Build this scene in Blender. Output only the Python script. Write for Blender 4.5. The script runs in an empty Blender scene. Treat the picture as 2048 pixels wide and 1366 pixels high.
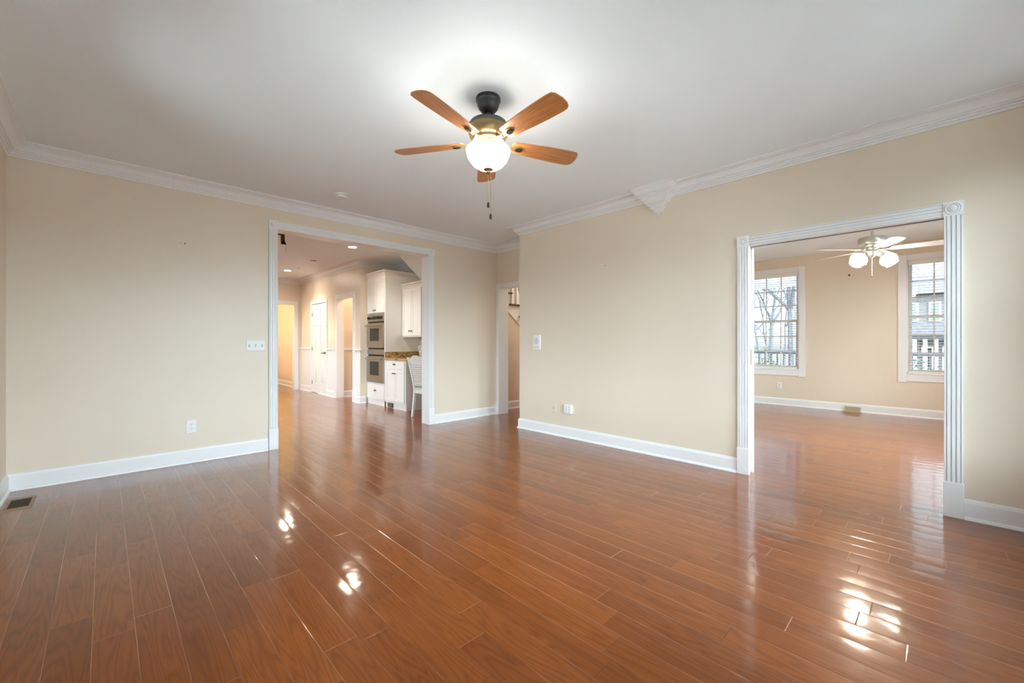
import bpy, bmesh, math, random
from mathutils import Vector, Matrix

S = bpy.context.scene
COL = S.collection
PI = math.pi
R = math.radians

# ------------------------------------------------------------------ camera
FPX, YAW, CY, CAMH = 839.15, R(44.167), 685.7, 1.18
cd = bpy.data.cameras.new('camera')
cd.sensor_width = 36.0
cd.lens = FPX / 2048 * 36.0
cd.shift_y = (CY - 683.0) / 2048
cd.clip_start = 0.02
cd.clip_end = 400
cam = bpy.data.objects.new('camera', cd)
COL.objects.link(cam)
cam.location = (0, 0, CAMH)
cam.rotation_euler = (PI / 2, 0, -YAW)
S.camera = cam

# ------------------------------------------------------------------ view + world
S.view_settings.view_transform = 'Standard'
S.view_settings.look = 'None'
S.view_settings.exposure = 1.5
S.view_settings.gamma = 1.0
S.view_settings.use_curve_mapping = False
S.cycles.use_denoising = True
S.cycles.caustics_reflective = False
S.cycles.caustics_refractive = False
S.cycles.sample_clamp_indirect = 8.0
S.cycles.max_bounces = 10
S.cycles.diffuse_bounces = 7
S.cycles.transparent_max_bounces = 24

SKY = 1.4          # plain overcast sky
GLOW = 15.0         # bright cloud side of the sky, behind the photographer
w = bpy.data.worlds.new('overcast_sky')
S.world = w
w.use_nodes = True
nt = w.node_tree
nt.nodes.clear()
tc = nt.nodes.new('ShaderNodeTexCoord')
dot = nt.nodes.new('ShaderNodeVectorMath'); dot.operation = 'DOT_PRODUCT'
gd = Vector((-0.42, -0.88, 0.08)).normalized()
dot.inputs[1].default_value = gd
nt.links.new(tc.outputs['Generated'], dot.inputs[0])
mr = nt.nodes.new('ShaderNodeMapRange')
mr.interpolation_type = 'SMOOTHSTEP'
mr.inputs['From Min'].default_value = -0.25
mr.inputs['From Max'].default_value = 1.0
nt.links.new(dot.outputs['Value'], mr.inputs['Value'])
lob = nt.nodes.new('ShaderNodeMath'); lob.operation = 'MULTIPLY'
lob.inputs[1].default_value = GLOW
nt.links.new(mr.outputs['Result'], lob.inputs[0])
sep = nt.nodes.new('ShaderNodeSeparateXYZ')
nt.links.new(tc.outputs['Generated'], sep.inputs[0])
up = nt.nodes.new('ShaderNodeMapRange')
up.inputs['From Min'].default_value = -0.02
up.inputs['From Max'].default_value = 0.05
up.inputs['To Min'].default_value = 0.15
up.inputs['To Max'].default_value = 1.0
nt.links.new(sep.outputs['Z'], up.inputs['Value'])
cl = nt.nodes.new('ShaderNodeTexNoise')
cl.inputs['Scale'].default_value = 3.0
cl.inputs['Detail'].default_value = 4.0
nt.links.new(tc.outputs['Generated'], cl.inputs['Vector'])
clm = nt.nodes.new('ShaderNodeMapRange')
clm.inputs['To Min'].default_value = 0.8 * SKY
clm.inputs['To Max'].default_value = 1.2 * SKY
nt.links.new(cl.outputs['Fac'], clm.inputs['Value'])
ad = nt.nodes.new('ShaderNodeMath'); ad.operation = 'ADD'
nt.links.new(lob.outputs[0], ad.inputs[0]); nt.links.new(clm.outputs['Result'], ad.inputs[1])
mu = nt.nodes.new('ShaderNodeMath'); mu.operation = 'MULTIPLY'
nt.links.new(ad.outputs[0], mu.inputs[0]); nt.links.new(up.outputs['Result'], mu.inputs[1])
bg = nt.nodes.new('ShaderNodeBackground')
bg.inputs['Color'].default_value = (0.72, 0.88, 1.0, 1)
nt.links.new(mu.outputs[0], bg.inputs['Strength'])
out = nt.nodes.new('ShaderNodeOutputWorld')
nt.links.new(bg.outputs[0], out.inputs['Surface'])
w.cycles.sampling_method = 'MANUAL'
w.cycles.sample_map_resolution = 512

BOWL_E, BULB_W = 6.5, 9.5
SUN_LAMP_E = 9.0
CAN_E = 130.0


def portal(loc, rot, sx, sy):
    l = bpy.data.lights.new('window_portal', 'AREA')
    l.shape = 'RECTANGLE'; l.size = sx; l.size_y = sy
    l.cycles.is_portal = True
    o = bpy.data.objects.new('window_portal', l)
    o.location = loc; o.rotation_euler = rot
    COL.objects.link(o)


# ------------------------------------------------------------------ tags
def tag(o, label=None, cat=None, group=None, kind=None):
    if label: o['label'] = label
    if cat: o['category'] = cat
    if group: o['group'] = group
    if kind: o['kind'] = kind
    return o


def thing(name, label, cat, loc=(0, 0, 0), rotz=0.0, group=None, kind=None):
    o = bpy.data.objects.new(name, None)
    o.empty_display_size = 0.1
    COL.objects.link(o)
    o.location = loc
    o.rotation_euler = (0, 0, rotz)
    return tag(o, label, cat, group, kind)


def copy_tree(o, parent=None):
    c = o.copy()
    COL.objects.link(c)
    if parent is not None: c.parent = parent
    for ch in list(o.children): copy_tree(ch, c)
    return c


# ------------------------------------------------------------------ mesh builder
class M:
    def __init__(s):
        s.v = []; s.f = []

    def add(s, vs, fs):
        n = len(s.v)
        s.v += [tuple(p) for p in vs]
        s.f += [tuple(i + n for i in f) for f in fs]
        return s

    def hexa(s, c):
        return s.add(c, [(0, 1, 2, 3), (4, 7, 6, 5), (0, 4, 5, 1), (1, 5, 6, 2), (2, 6, 7, 3), (3, 7, 4, 0)])

    def box(s, x0, x1, y0, y1, z0, z1):
        return s.hexa([(x0, y0, z0), (x1, y0, z0), (x1, y1, z0), (x0, y1, z0),
                       (x0, y0, z1), (x1, y0, z1), (x1, y1, z1), (x0, y1, z1)])

    def pbox(s, P, u0, u1, z0, z1, t0, t1):
        return s.hexa([P(u0, z0, t0), P(u1, z0, t0), P(u1, z1, t0), P(u0, z1, t0),
                       P(u0, z0, t1), P(u1, z0, t1), P(u1, z1, t1), P(u0, z1, t1)])

    def pfrust(s, P, u0, u1, z0, z1, t0, t1, ins):
        return s.hexa([P(u0, z0, t0), P(u1, z0, t0), P(u1, z1, t0), P(u0, z1, t0),
                       P(u0 + ins, z0 + ins, t1), P(u1 - ins, z0 + ins, t1), P(u1 - ins, z1 - ins, t1), P(u0 + ins, z1 - ins, t1)])

    def lathe(s, prof, c=(0, 0, 0), seg=32, mat=None):
        vs = []; fs = []
        n = len(prof)
        for i in range(seg):
            a = 2 * PI * i / seg
            for r, z in prof:
                p = Vector((r * math.cos(a), r * math.sin(a), z))
                if mat is not None: p = mat @ p
                vs.append((p.x + c[0], p.y + c[1], p.z + c[2]))
        for i in range(seg):
            j = (i + 1) % seg
            for k in range(n - 1):
                fs.append((i * n + k, j * n + k, j * n + k + 1, i * n + k + 1))
        if prof[0][0] > 1e-6: fs.append(tuple(i * n for i in range(seg)))
        if prof[-1][0] > 1e-6: fs.append(tuple(i * n + n - 1 for i in range(seg))[::-1])
        return s.add(vs, fs)

    def ball(s, c, r, sz=1.0, seg=16):
        k = max(6, seg // 2)
        return s.lathe([(r * math.sin(PI * i / k), -r * sz * math.cos(PI * i / k)) for i in range(k + 1)], c, seg)

    def tube(s, pts, r, seg=8):
        pts = [Vector(p) for p in pts]
        rs = r if isinstance(r, (list, tuple)) else [r] * len(pts)
        rings = []
        pa = None
        for i, p in enumerate(pts):
            d = (pts[min(i + 1, len(pts) - 1)] - pts[max(i - 1, 0)]).normalized()
            if pa is None:
                a = Vector((0, 0, 1)) if abs(d.z) < 0.9 else Vector((1, 0, 0))
                pa = d.cross(a).normalized()
            else:
                pa = (pa - d * pa.dot(d)).normalized()
            b = d.cross(pa)
            rings.append([p + (pa * math.cos(2 * PI * k / seg) + b * math.sin(2 * PI * k / seg)) * rs[i] for k in range(seg)])
        vs = [q for ring in rings for q in ring]
        fs = []
        for i in range(len(pts) - 1):
            for k in range(seg):
                l = (k + 1) % seg
                fs.append((i * seg + k, i * seg + l, (i + 1) * seg + l, (i + 1) * seg + k))
        fs.append(tuple(range(seg)))
        fs.append(tuple((len(pts) - 1) * seg + k for k in range(seg)))
        return s.add(vs, fs)

    def prism(s, poly, f0, f1):
        n = len(poly)
        vs = [f0(a, b) for a, b in poly] + [f1(a, b) for a, b in poly]
        fs = [tuple(range(n)), tuple(range(n, 2 * n))]
        for i in range(n):
            j = (i + 1) % n
            fs.append((i, j, n + j, n + i))
        return s.add(vs, fs)

    def sweep(s, path, prof, closed=False):
        # path: xy points, room on the left; prof: (projection, z)
        n = len(path)
        rings = []
        for i in range(n):
            p = Vector(path[i])
            ds = []
            if closed or i > 0: ds.append((p - Vector(path[i - 1])).normalized())
            if closed or i < n - 1: ds.append((Vector(path[(i + 1) % n]) - p).normalized())
            ns = [Vector((-d.y, d.x)) for d in ds]
            m = ns[0] if len(ns) == 1 else (ns[0] + ns[1]) / (1 + ns[0].dot(ns[1]))
            rings.append([(p.x + m.x * a, p.y + m.y * a, z) for a, z in prof])
        k = len(prof)
        vs = [q for r in rings for q in r]
        fs = []
        for i in range(n if closed else n - 1):
            j = (i + 1) % n
            for q in range(k):
                q2 = (q + 1) % k
                fs.append((i * k + q, j * k + q, j * k + q2, i * k + q2))
        if not closed:
            fs.append(tuple(range(k))); fs.append(tuple((n - 1) * k + q for q in range(k)))
        return s.add(vs, fs)

    def build(s, name, mat, parent=None, label=None, off=None, smooth=32, bevel=0.0):
        me = bpy.data.meshes.new(name)
        o3 = Vector(off) if off is not None else Vector((0, 0, 0))
        me.from_pydata([tuple(Vector(p) - o3) for p in s.v], [], s.f)
        bm = bmesh.new(); bm.from_mesh(me)
        bmesh.ops.recalc_face_normals(bm, faces=bm.faces)
        bm.to_mesh(me); bm.free()
        me.materials.append(mat)
        me.shade_smooth()
        me.set_sharp_from_angle(angle=R(smooth))
        o = bpy.data.objects.new(name, me)
        COL.objects.link(o)
        if parent is not None: o.parent = parent
        elif off is not None: o.location = off
        if label: o['label'] = label
        if bevel:
            b = o.modifiers.new('bevel', 'BEVEL')
            b.width = bevel; b.segments = 2; b.limit_method = 'ANGLE'; b.angle_limit = R(40)
        return o


def PX(x, s):      # plane x = const facing s (+1 / -1): u runs along Y
    return lambda u, z, t: (x + s * t, u, z)


def PY(y, s):      # plane y = const: u runs along X
    return lambda u, z, t: (u, y + s * t, z)


# ------------------------------------------------------------------ materials
def mat(name, col, rough=0.5, metal=0.0, spec=0.5, emit=None, estr=0.0, coat=0.0):
    m = bpy.data.materials.new(name); m.use_nodes = True
    b = m.node_tree.nodes['Principled BSDF']
    b.inputs['Base Color'].default_value = (*col, 1)
    b.inputs['Roughness'].default_value = rough
    b.inputs['Metallic'].default_value = metal
    b.inputs['Specular IOR Level'].default_value = spec
    b.inputs['Coat Weight'].default_value = coat
    if emit:
        b.inputs['Emission Color'].default_value = (*emit, 1)
        b.inputs['Emission Strength'].default_value = estr
    return m


def nodes(m):
    return m.node_tree, m.node_tree.nodes['Principled BSDF']


def N(nt, kind, **kw):
    n = nt.nodes.new(kind)
    for k, v in kw.items():
        if k in n.inputs: n.inputs[k].default_value = v
        else: setattr(n, k, v)
    return n


def mnode(nt, op, a, b=None, c=None):
    n = nt.nodes.new('ShaderNodeMath'); n.operation = op
    for i, x in enumerate((a, b, c)):
        if x is None: continue
        if isinstance(x, (int, float)): n.inputs[i].default_value = x
        else: nt.links.new(x, n.inputs[i])
    return n.outputs[0]


def mottle(m, scale, amt, bump=0.0, bscale=None, stretch=(1, 1, 1)):
    nt, b = nodes(m)
    tc = N(nt, 'ShaderNodeTexCoord')
    mp = N(nt, 'ShaderNodeMapping'); mp.inputs['Scale'].default_value = stretch
    nt.links.new(tc.outputs['Object'], mp.inputs['Vector'])
    n = N(nt, 'ShaderNodeTexNoise', Scale=scale, Detail=4.0)
    nt.links.new(mp.outputs[0], n.inputs['Vector'])
    r = N(nt, 'ShaderNodeMapRange'); r.inputs['To Min'].default_value = 1 - amt; r.inputs['To Max'].default_value = 1 + amt
    nt.links.new(n.outputs['Fac'], r.inputs['Value'])
    mx = N(nt, 'ShaderNodeMix', data_type='RGBA', blend_type='MULTIPLY')
    mx.inputs[0].default_value = 1
    mx.inputs[6].default_value = b.inputs['Base Color'].default_value
    nt.links.new(r.outputs[0], mx.inputs[7])
    nt.links.new(mx.outputs[2], b.inputs['Base Color'])
    if bump:
        n2 = N(nt, 'ShaderNodeTexNoise', Scale=bscale or scale * 4, Detail=3.0)
        nt.links.new(mp.outputs[0], n2.inputs['Vector'])
        bp = N(nt, 'ShaderNodeBump', Strength=1.0, Distance=bump)
        nt.links.new(n2.outputs['Fac'], bp.inputs['Height'])
        nt.links.new(bp.outputs[0], b.inputs['Normal'])
    return m


WALLC = (0.74, 0.64, 0.52)
PAINT = mottle(mat('beige_eggshell_paint', WALLC, 0.36, spec=0.5), 1.3, 0.02, 0.0004, 90)
CEIL = mottle(mat('flat_white_ceiling_paint', (0.83, 0.88, 0.905), 0.85, spec=0.2), 2.0, 0.012, 0.0005, 120)
TRIM = mottle(mat('semigloss_white_trim', (0.80, 0.80, 0.80), 0.30, spec=0.5), 3.0, 0.012)
DOORW = mottle(mat('white_door_paint', (0.80, 0.79, 0.77), 0.35), 3.0, 0.012)
CABW = mottle(mat('white_cabinet_lacquer', (0.80, 0.79, 0.76), 0.30), 3.0, 0.012)
PLATE = mat('white_plastic', (0.80, 0.79, 0.76), 0.35)
PLATED = mat('slot_shadow_plastic', (0.06, 0.055, 0.05), 0.5)
BRONZE = mottle(mat('dark_bronze', (0.030, 0.030, 0.030), 0.38, 0.4), 30, 0.15)
BRASS = mottle(mat('antique_brass', (0.30, 0.22, 0.10), 0.38, 0.75), 20, 0.12)
PEWTER = mat('dark_pewter', (0.10, 0.10, 0.10), 0.35, 0.8)
NICKEL = mat('brushed_nickel', (0.48, 0.46, 0.43), 0.32, 0.85)
WHITEF = mat('white_fan_enamel', (0.82, 0.81, 0.78), 0.35)
STEEL = mottle(mat('brushed_stainless', (0.44, 0.40, 0.34), 0.30, 0.9), 6, 0.06, stretch=(1, 1, 30))
BLKGL = mat('black_oven_glass', (0.012, 0.018, 0.017), 0.06)
BLK = mat('black_enamel', (0.010, 0.010, 0.010), 0.4)
DKWOOD = mottle(mat('dark_stained_oak', (0.050, 0.022, 0.010), 0.35), 20, 0.25, stretch=(8, 1, 1))
GLASSW = mat('opal_lamp_glass', (0.9, 0.88, 0.84), 0.25, emit=(1.0, 0.95, 0.86), estr=BOWL_E)
GLASS2 = mat('frosted_lamp_shade', (0.9, 0.88, 0.84), 0.25, emit=(1.0, 0.92, 0.80), estr=SUN_LAMP_E)
CANLENS = mat('lit_can_lens', (0.9, 0.9, 0.88), 0.4, emit=(1.0, 0.88, 0.70), estr=CAN_E)
BLIND = mat('white_blind_vinyl', (0.82, 0.81, 0.77), 0.45)
SLATE = mat('slate_roof', (0.05, 0.05, 0.062), 0.8)
SIDING = mottle(mat('grey_beige_siding', (0.065, 0.058, 0.062), 0.7), 2, 0.06)
PORCHW = mottle(mat('porch_paint', (0.70, 0.71, 0.73), 0.6), 3, 0.04)
PORCHC = mottle(mat('porch_ceiling_boards', (0.86, 0.87, 0.89), 0.6), 3, 0.05, stretch=(1, 12, 1))
RAIL = mat('slate_grey_rail_paint', (0.09, 0.095, 0.125), 0.5)
BARK = mottle(mat('grey_bark', (0.055, 0.052, 0.062), 0.9), 8, 0.3, stretch=(1, 1, 0.2))
LEAFL = mottle(mat('leaf_litter_lawn', (0.15, 0.145, 0.13), 0.95), 1.5, 0.3)
SHRUB = mottle(mat('evergreen_leaf', (0.035, 0.05, 0.025), 0.8), 9, 0.4)


def glass_mat():
    m = bpy.data.materials.new('clear_window_glass'); m.use_nodes = True
    nt = m.node_tree; nt.nodes.clear()
    t = N(nt, 'ShaderNodeBsdfTransparent'); t.inputs[0].default_value = (0.96, 0.98, 0.97, 1)
    g = N(nt, 'ShaderNodeBsdfGlossy', Roughness=0.01)
    fr = N(nt, 'ShaderNodeFresnel', IOR=1.45)
    mx = N(nt, 'ShaderNodeMixShader')
    nt.links.new(fr.outputs[0], mx.inputs[0]); nt.links.new(t.outputs[0], mx.inputs[1]); nt.links.new(g.outputs[0], mx.inputs[2])
    o = N(nt, 'ShaderNodeOutputMaterial'); nt.links.new(mx.outputs[0], o.inputs['Surface'])
    return m


GLASS = glass_mat()


def crystal_mat():
    m = mat('cut_crystal', (0.75, 0.74, 0.72), 0.08, spec=0.8)
    nt, b = nodes(m)
    tc = N(nt, 'ShaderNodeTexCoord')
    v = N(nt, 'ShaderNodeTexVoronoi', Scale=55.0)
    nt.links.new(tc.outputs['Object'], v.inputs['Vector'])
    cr = N(nt, 'ShaderNodeValToRGB')
    cr.color_ramp.elements[0].color = (0.16, 0.13, 0.11, 1); cr.color_ramp.elements[1].color = (0.85, 0.84, 0.82, 1)
    nt.links.new(v.outputs['Color'], cr.inputs[0])
    nt.links.new(cr.outputs[0], b.inputs['Base Color'])
    return m


CRYSTAL = crystal_mat()


def granite_mat():
    m = mat('brown_granite', (0.3, 0.2, 0.08), 0.15)
    nt, b = nodes(m)
    tc = N(nt, 'ShaderNodeTexCoord')
    v = N(nt, 'ShaderNodeTexVoronoi', Scale=70.0)
    n = N(nt, 'ShaderNodeTexNoise', Scale=26.0, Detail=6.0)
    nt.links.new(tc.outputs['Object'], v.inputs['Vector']); nt.links.new(tc.outputs['Object'], n.inputs['Vector'])
    mixf = mnode(nt, 'MULTIPLY_ADD', v.outputs['Color'], 0.45, None)
    nt.links.new(n.outputs['Fac'], mixf.node.inputs[2])
    cr = N(nt, 'ShaderNodeValToRGB')
    e = cr.color_ramp.elements
    e[0].position = 0.35; e[0].color = (0.05, 0.028, 0.012, 1)
    e[1].position = 0.98; e[1].color = (0.62, 0.46, 0.24, 1)
    k = e.new(0.62); k.color = (0.30, 0.17, 0.055, 1)
    nt.links.new(mixf, cr.inputs[0]); nt.links.new(cr.outputs[0], b.inputs['Base Color'])
    return m


GRANITE = granite_mat()


def blade_mat():
    m = mat('cherry_blade_veneer', (0.35, 0.13, 0.04), 0.35)
    nt, b = nodes(m)
    tc = N(nt, 'ShaderNodeTexCoord')
    mp = N(nt, 'ShaderNodeMapping'); mp.inputs['Scale'].default_value = (2.0, 26.0, 2.0)
    nt.links.new(tc.outputs['Object'], mp.inputs['Vector'])
    n = N(nt, 'ShaderNodeTexNoise', Scale=3.0, Detail=5.0, Distortion=0.6)
    nt.links.new(mp.outputs[0], n.inputs['Vector'])
    cr = N(nt, 'ShaderNodeValToRGB')
    e = cr.color_ramp.elements
    e[0].position = 0.3; e[0].color = (0.30, 0.105, 0.028, 1)
    e[1].position = 0.7; e[1].color = (0.48, 0.19, 0.055, 1)
    nt.links.new(n.outputs['Fac'], cr.inputs[0]); nt.links.new(cr.outputs[0], b.inputs['Base Color'])
    return m


BLADE = blade_mat()


def floor_mat():
    m = mat('red_oak_planks', (0.36, 0.11, 0.03), 0.16)
    nt, b = nodes(m)
    L = nt.links.new
    PW = 0.127
    tc = N(nt, 'ShaderNodeTexCoord')
    sp = N(nt, 'ShaderNodeSeparateXYZ'); L(tc.outputs['Object'], sp.inputs[0])
    X = mnode(nt, 'ADD', sp.outputs['X'], 10.0 * PW + 0.035)
    Y = sp.outputs['Y']
    u = mnode(nt, 'DIVIDE', X, PW)
    row = mnode(nt, 'FLOOR', u)
    fu = mnode(nt, 'FRACT', u)
    wn = N(nt, 'ShaderNodeTexWhiteNoise', noise_dimensions='1D'); L(row, wn.inputs['W'])
    wn2 = N(nt, 'ShaderNodeTexWhiteNoise', noise_dimensions='1D'); L(mnode(nt, 'ADD', row, 71.3), wn2.inputs['W'])
    plen = mnode(nt, 'MULTIPLY_ADD', wn2.outputs['Value'], 0.55, 0.62)
    v = mnode(nt, 'ADD', mnode(nt, 'DIVIDE', mnode(nt, 'ADD', Y, 30.0), plen), mnode(nt, 'MULTIPLY', wn.outputs['Value'], 7.0))
    idx = mnode(nt, 'FLOOR', v)
    fv = mnode(nt, 'FRACT', v)
    cv = N(nt, 'ShaderNodeCombineXYZ'); L(row, cv.inputs[0]); L(idx, cv.inputs[1])
    bn = N(nt, 'ShaderNodeTexWhiteNoise', noise_dimensions='2D'); L(cv.outputs[0], bn.inputs['Vector'])
    rnd = bn.outputs['Value']
    rsep = N(nt, 'ShaderNodeSeparateColor'); L(bn.outputs['Color'], rsep.inputs[0])
    # distances to the board edges
    du = mnode(nt, 'MULTIPLY', mnode(nt, 'MINIMUM', fu, mnode(nt, 'SUBTRACT', 1.0, fu)), PW)
    dv = mnode(nt, 'MULTIPLY', mnode(nt, 'MINIMUM', fv, mnode(nt, 'SUBTRACT', 1.0, fv)), plen)
    # grain: stretched rings with a board-dependent offset
    gv = N(nt, 'ShaderNodeCombineXYZ')
    L(mnode(nt, 'MULTIPLY_ADD', rnd, 37.0, mnode(nt, 'MULTIPLY', fu, 1.3)), gv.inputs[0])
    L(mnode(nt, 'MULTIPLY_ADD', rsep.outputs[1], 19.0, mnode(nt, 'MULTIPLY', Y, 0.85)), gv.inputs[1])
    n1 = N(nt, 'ShaderNodeTexNoise', Scale=1.0, Detail=1.5, Distortion=0.25); L(gv.outputs[0], n1.inputs['Vector'])
    ring = mnode(nt, 'PINGPONG', mnode(nt, 'MULTIPLY', n1.outputs['Fac'], 30.0), 1.0)
    ring = mnode(nt, 'POWER', ring, 2.2)
    pv = N(nt, 'ShaderNodeCombineXYZ')
    L(mnode(nt, 'MULTIPLY', X, 420.0), pv.inputs[0]); L(mnode(nt, 'MULTIPLY', Y, 14.0), pv.inputs[1]); L(mnode(nt, 'MULTIPLY', rnd, 50.0), pv.inputs[2])
    n2 = N(nt, 'ShaderNodeTexNoise', Scale=1.0, Detail=2.0); L(pv.outputs[0], n2.inputs['Vector'])
    n3 = N(nt, 'ShaderNodeTexNoise', Scale=3.0, Detail=2.0); L(tc.outputs['Object'], n3.inputs['Vector'])
    t = mnode(nt, 'MULTIPLY_ADD', ring, -0.26, 0.56)
    t = mnode(nt, 'MULTIPLY_ADD', mnode(nt, 'SUBTRACT', n2.outputs['Fac'], 0.5), 0.45, t)
    t = mnode(nt, 'MULTIPLY_ADD', mnode(nt, 'SUBTRACT', rnd, 0.5), 0.30, t)
    t = mnode(nt, 'MULTIPLY_ADD', mnode(nt, 'SUBTRACT', n3.outputs['Fac'], 0.5), 0.3, t)
    cr = N(nt, 'ShaderNodeValToRGB')
    e = cr.color_ramp.elements
    e[0].position = 0.0; e[0].color = (0.108, 0.024, 0.003, 1)
    e[1].position = 1.0; e[1].color = (0.320, 0.092, 0.016, 1)
    k = e.new(0.5); k.color = (0.205, 0.050, 0.005, 1)
    L(t, cr.inputs[0])
    # seams: dark joints, pale stretches painting in light caught by the board bevels
    su = N(nt, 'ShaderNodeMapRange'); su.inputs['From Min'].default_value = 0.0004; su.inputs['From Max'].default_value = 0.0012
    su.inputs['To Min'].default_value = 1.0; su.inputs['To Max'].default_value = 0.0
    L(du, su.inputs['Value'])
    sn = N(nt, 'ShaderNodeTexNoise', Scale=1.1, Detail=2.0); L(tc.outputs['Object'], sn.inputs['Vector'])
    snr = N(nt, 'ShaderNodeMapRange'); snr.inputs['From Min'].default_value = 0.35; snr.inputs['From Max'].default_value = 0.6
    L(sn.outputs['Fac'], snr.inputs['Value'])
    sc = N(nt, 'ShaderNodeMix', data_type='RGBA')
    sc.inputs[6].default_value = (0.10, 0.035, 0.012, 1); sc.inputs[7].default_value = (0.62, 0.36, 0.22, 1)
    L(snr.outputs[0], sc.inputs[0])
    m1 = N(nt, 'ShaderNodeMix', data_type='RGBA')
    L(su.outputs[0], m1.inputs[0]); L(cr.outputs[0], m1.inputs[6]); L(sc.outputs[2], m1.inputs[7])
    sv = N(nt, 'ShaderNodeMapRange'); sv.inputs['From Min'].default_value = 0.0005; sv.inputs['From Max'].default_value = 0.0014
    sv.inputs['To Min'].default_value = 1.0; sv.inputs['To Max'].default_value = 0.0
    L(dv, sv.inputs['Value'])
    bc = N(nt, 'ShaderNodeMix', data_type='RGBA')
    bc.inputs[6].default_value = (0.07, 0.025, 0.010, 1); bc.inputs[7].default_value = (0.55, 0.30, 0.17, 1)
    L(mnode(nt, 'GREATER_THAN', rsep.outputs[2], 0.7), bc.inputs[0])
    m2 = N(nt, 'ShaderNodeMix', data_type='RGBA')
    L(sv.outputs[0], m2.inputs[0]); L(m1.outputs[2], m2.inputs[6]); L(bc.outputs[2], m2.inputs[7])
    L(m2.outputs[2], b.inputs['Base Color'])
    # relief: cupped and slightly rocked boards with eased edges
    c1 = mnode(nt, 'SUBTRACT', fu, 0.5)
    cup = mnode(nt, 'MULTIPLY', mnode(nt, 'MULTIPLY', c1, c1), -0.0019)
    rock = mnode(nt, 'MULTIPLY', c1, mnode(nt, 'MULTIPLY', mnode(nt, 'SUBTRACT', rsep.outputs[0], 0.5), 0.0011))
    ease = N(nt, 'ShaderNodeMapRange'); ease.inputs['From Min'].default_value = 0.0; ease.inputs['From Max'].default_value = 0.0032
    ease.inputs['To Min'].default_value = -0.0003; ease.inputs['To Max'].default_value = 0.0
    L(mnode(nt, 'MINIMUM', du, dv), ease.inputs['Value'])
    wv = N(nt, 'ShaderNodeTexNoise', Scale=7.0, Detail=2.0); L(tc.outputs['Object'], wv.inputs['Vector'])
    hgt = mnode(nt, 'ADD', mnode(nt, 'ADD', cup, rock), ease.outputs[0])
    hgt = mnode(nt, 'MULTIPLY_ADD', wv.outputs['Fac'], 0.0016, hgt)
    bp = N(nt, 'ShaderNodeBump', Strength=1.0, Distance=1.0)
    L(hgt, bp.inputs['Height']); L(bp.outputs[0], b.inputs['Normal'])
    rr = N(nt, 'ShaderNodeMapRange'); rr.inputs['To Min'].default_value = 0.285; rr.inputs['To Max'].default_value = 0.33
    L(n3.outputs['Fac'], rr.inputs['Value']); L(rr.outputs[0], b.inputs['Roughness'])
    b.inputs['Specular IOR Level'].default_value = 0.10
    b.inputs['Coat Weight'].default_value = 0.90
    b.inputs['Coat Roughness'].default_value = 0.10
    b.inputs['Coat IOR'].default_value = 1.44
    L(bp.outputs[0], b.inputs['Coat Normal'])
    return m


FLOOR = floor_mat()

# ------------------------------------------------------------------ dimensions
ZC = 2.78
XL, XR, YB, YA = -0.56, 4.14, -1.06, 5.18       # living room
XH = 4.68                                        # recessed bit of wall with the hall doorway
YE = 4.11                                        # end of the long right wall
SX, SY0, SY1 = 9.22, -1.9, 3.15                  # sunroom far wall and side walls
KX0, KY1 = -1.5, 11.45                           # kitchen left and far walls
KD, KB, KR = 3.58, 4.45, 7.93                    # wall with doors, wall behind cabinets, its corner


def wall(name, P, u0, u1, thick, openings, label, m=PAINT, z0=0.0, z1=ZC):
    us = sorted({u0, u1, *[o[0] for o in openings], *[o[1] for o in openings]})
    zs = sorted({z0, z1, *[o[2] for o in openings], *[o[3] for o in openings]})
    us = [u for u in us if u0 <= u <= u1]; zs = [z for z in zs if z0 <= z <= z1]

    def solid(i, j):
        if i < 0 or j < 0 or i >= len(us) - 1 or j >= len(zs) - 1: return False
        cu, cz = (us[i] + us[i + 1]) / 2, (zs[j] + zs[j + 1]) / 2
        return not any(o[0] < cu < o[1] and o[2] < cz < o[3] for o in openings)
    b = M()
    for i in range(len(us) - 1):
        for j in range(len(zs) - 1):
            if not solid(i, j): continue
            a0, a1, c0, c1 = us[i], us[i + 1], zs[j], zs[j + 1]
            for t in (0, -thick):
                b.add([P(a0, c0, t), P(a1, c0, t), P(a1, c1, t), P(a0, c1, t)], [(0, 1, 2, 3)])
            if not solid(i - 1, j): b.add([P(a0, c0, 0), P(a0, c1, 0), P(a0, c1, -thick), P(a0, c0, -thick)], [(0, 1, 2, 3)])
            if not solid(i + 1, j): b.add([P(a1, c0, 0), P(a1, c1, 0), P(a1, c1, -thick), P(a1, c0, -thick)], [(0, 1, 2, 3)])
            if not solid(i, j - 1): b.add([P(a0, c0, 0), P(a1, c0, 0), P(a1, c0, -thick), P(a0, c0, -thick)], [(0, 1, 2, 3)])
            if not solid(i, j + 1): b.add([P(a0, c1, 0), P(a1, c1, 0), P(a1, c1, -thick), P(a0, c1, -thick)], [(0, 1, 2, 3)])
    me_o = b.build(name, m)
    bm = bmesh.new(); bm.from_mesh(me_o.data)
    bmesh.ops.remove_doubles(bm, verts=bm.verts, dist=1e-5)
    bmesh.ops.recalc_face_normals(bm, faces=bm.faces)
    bm.to_mesh(me_o.data); bm.free()
    me_o.data.shade_flat()
    return tag(me_o, label, 'wall', kind='structure')


def struct(name, b, m, label, cat, **kw):
    return tag(b.build(name, m, **kw), label, cat, kind='structure')


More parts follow.
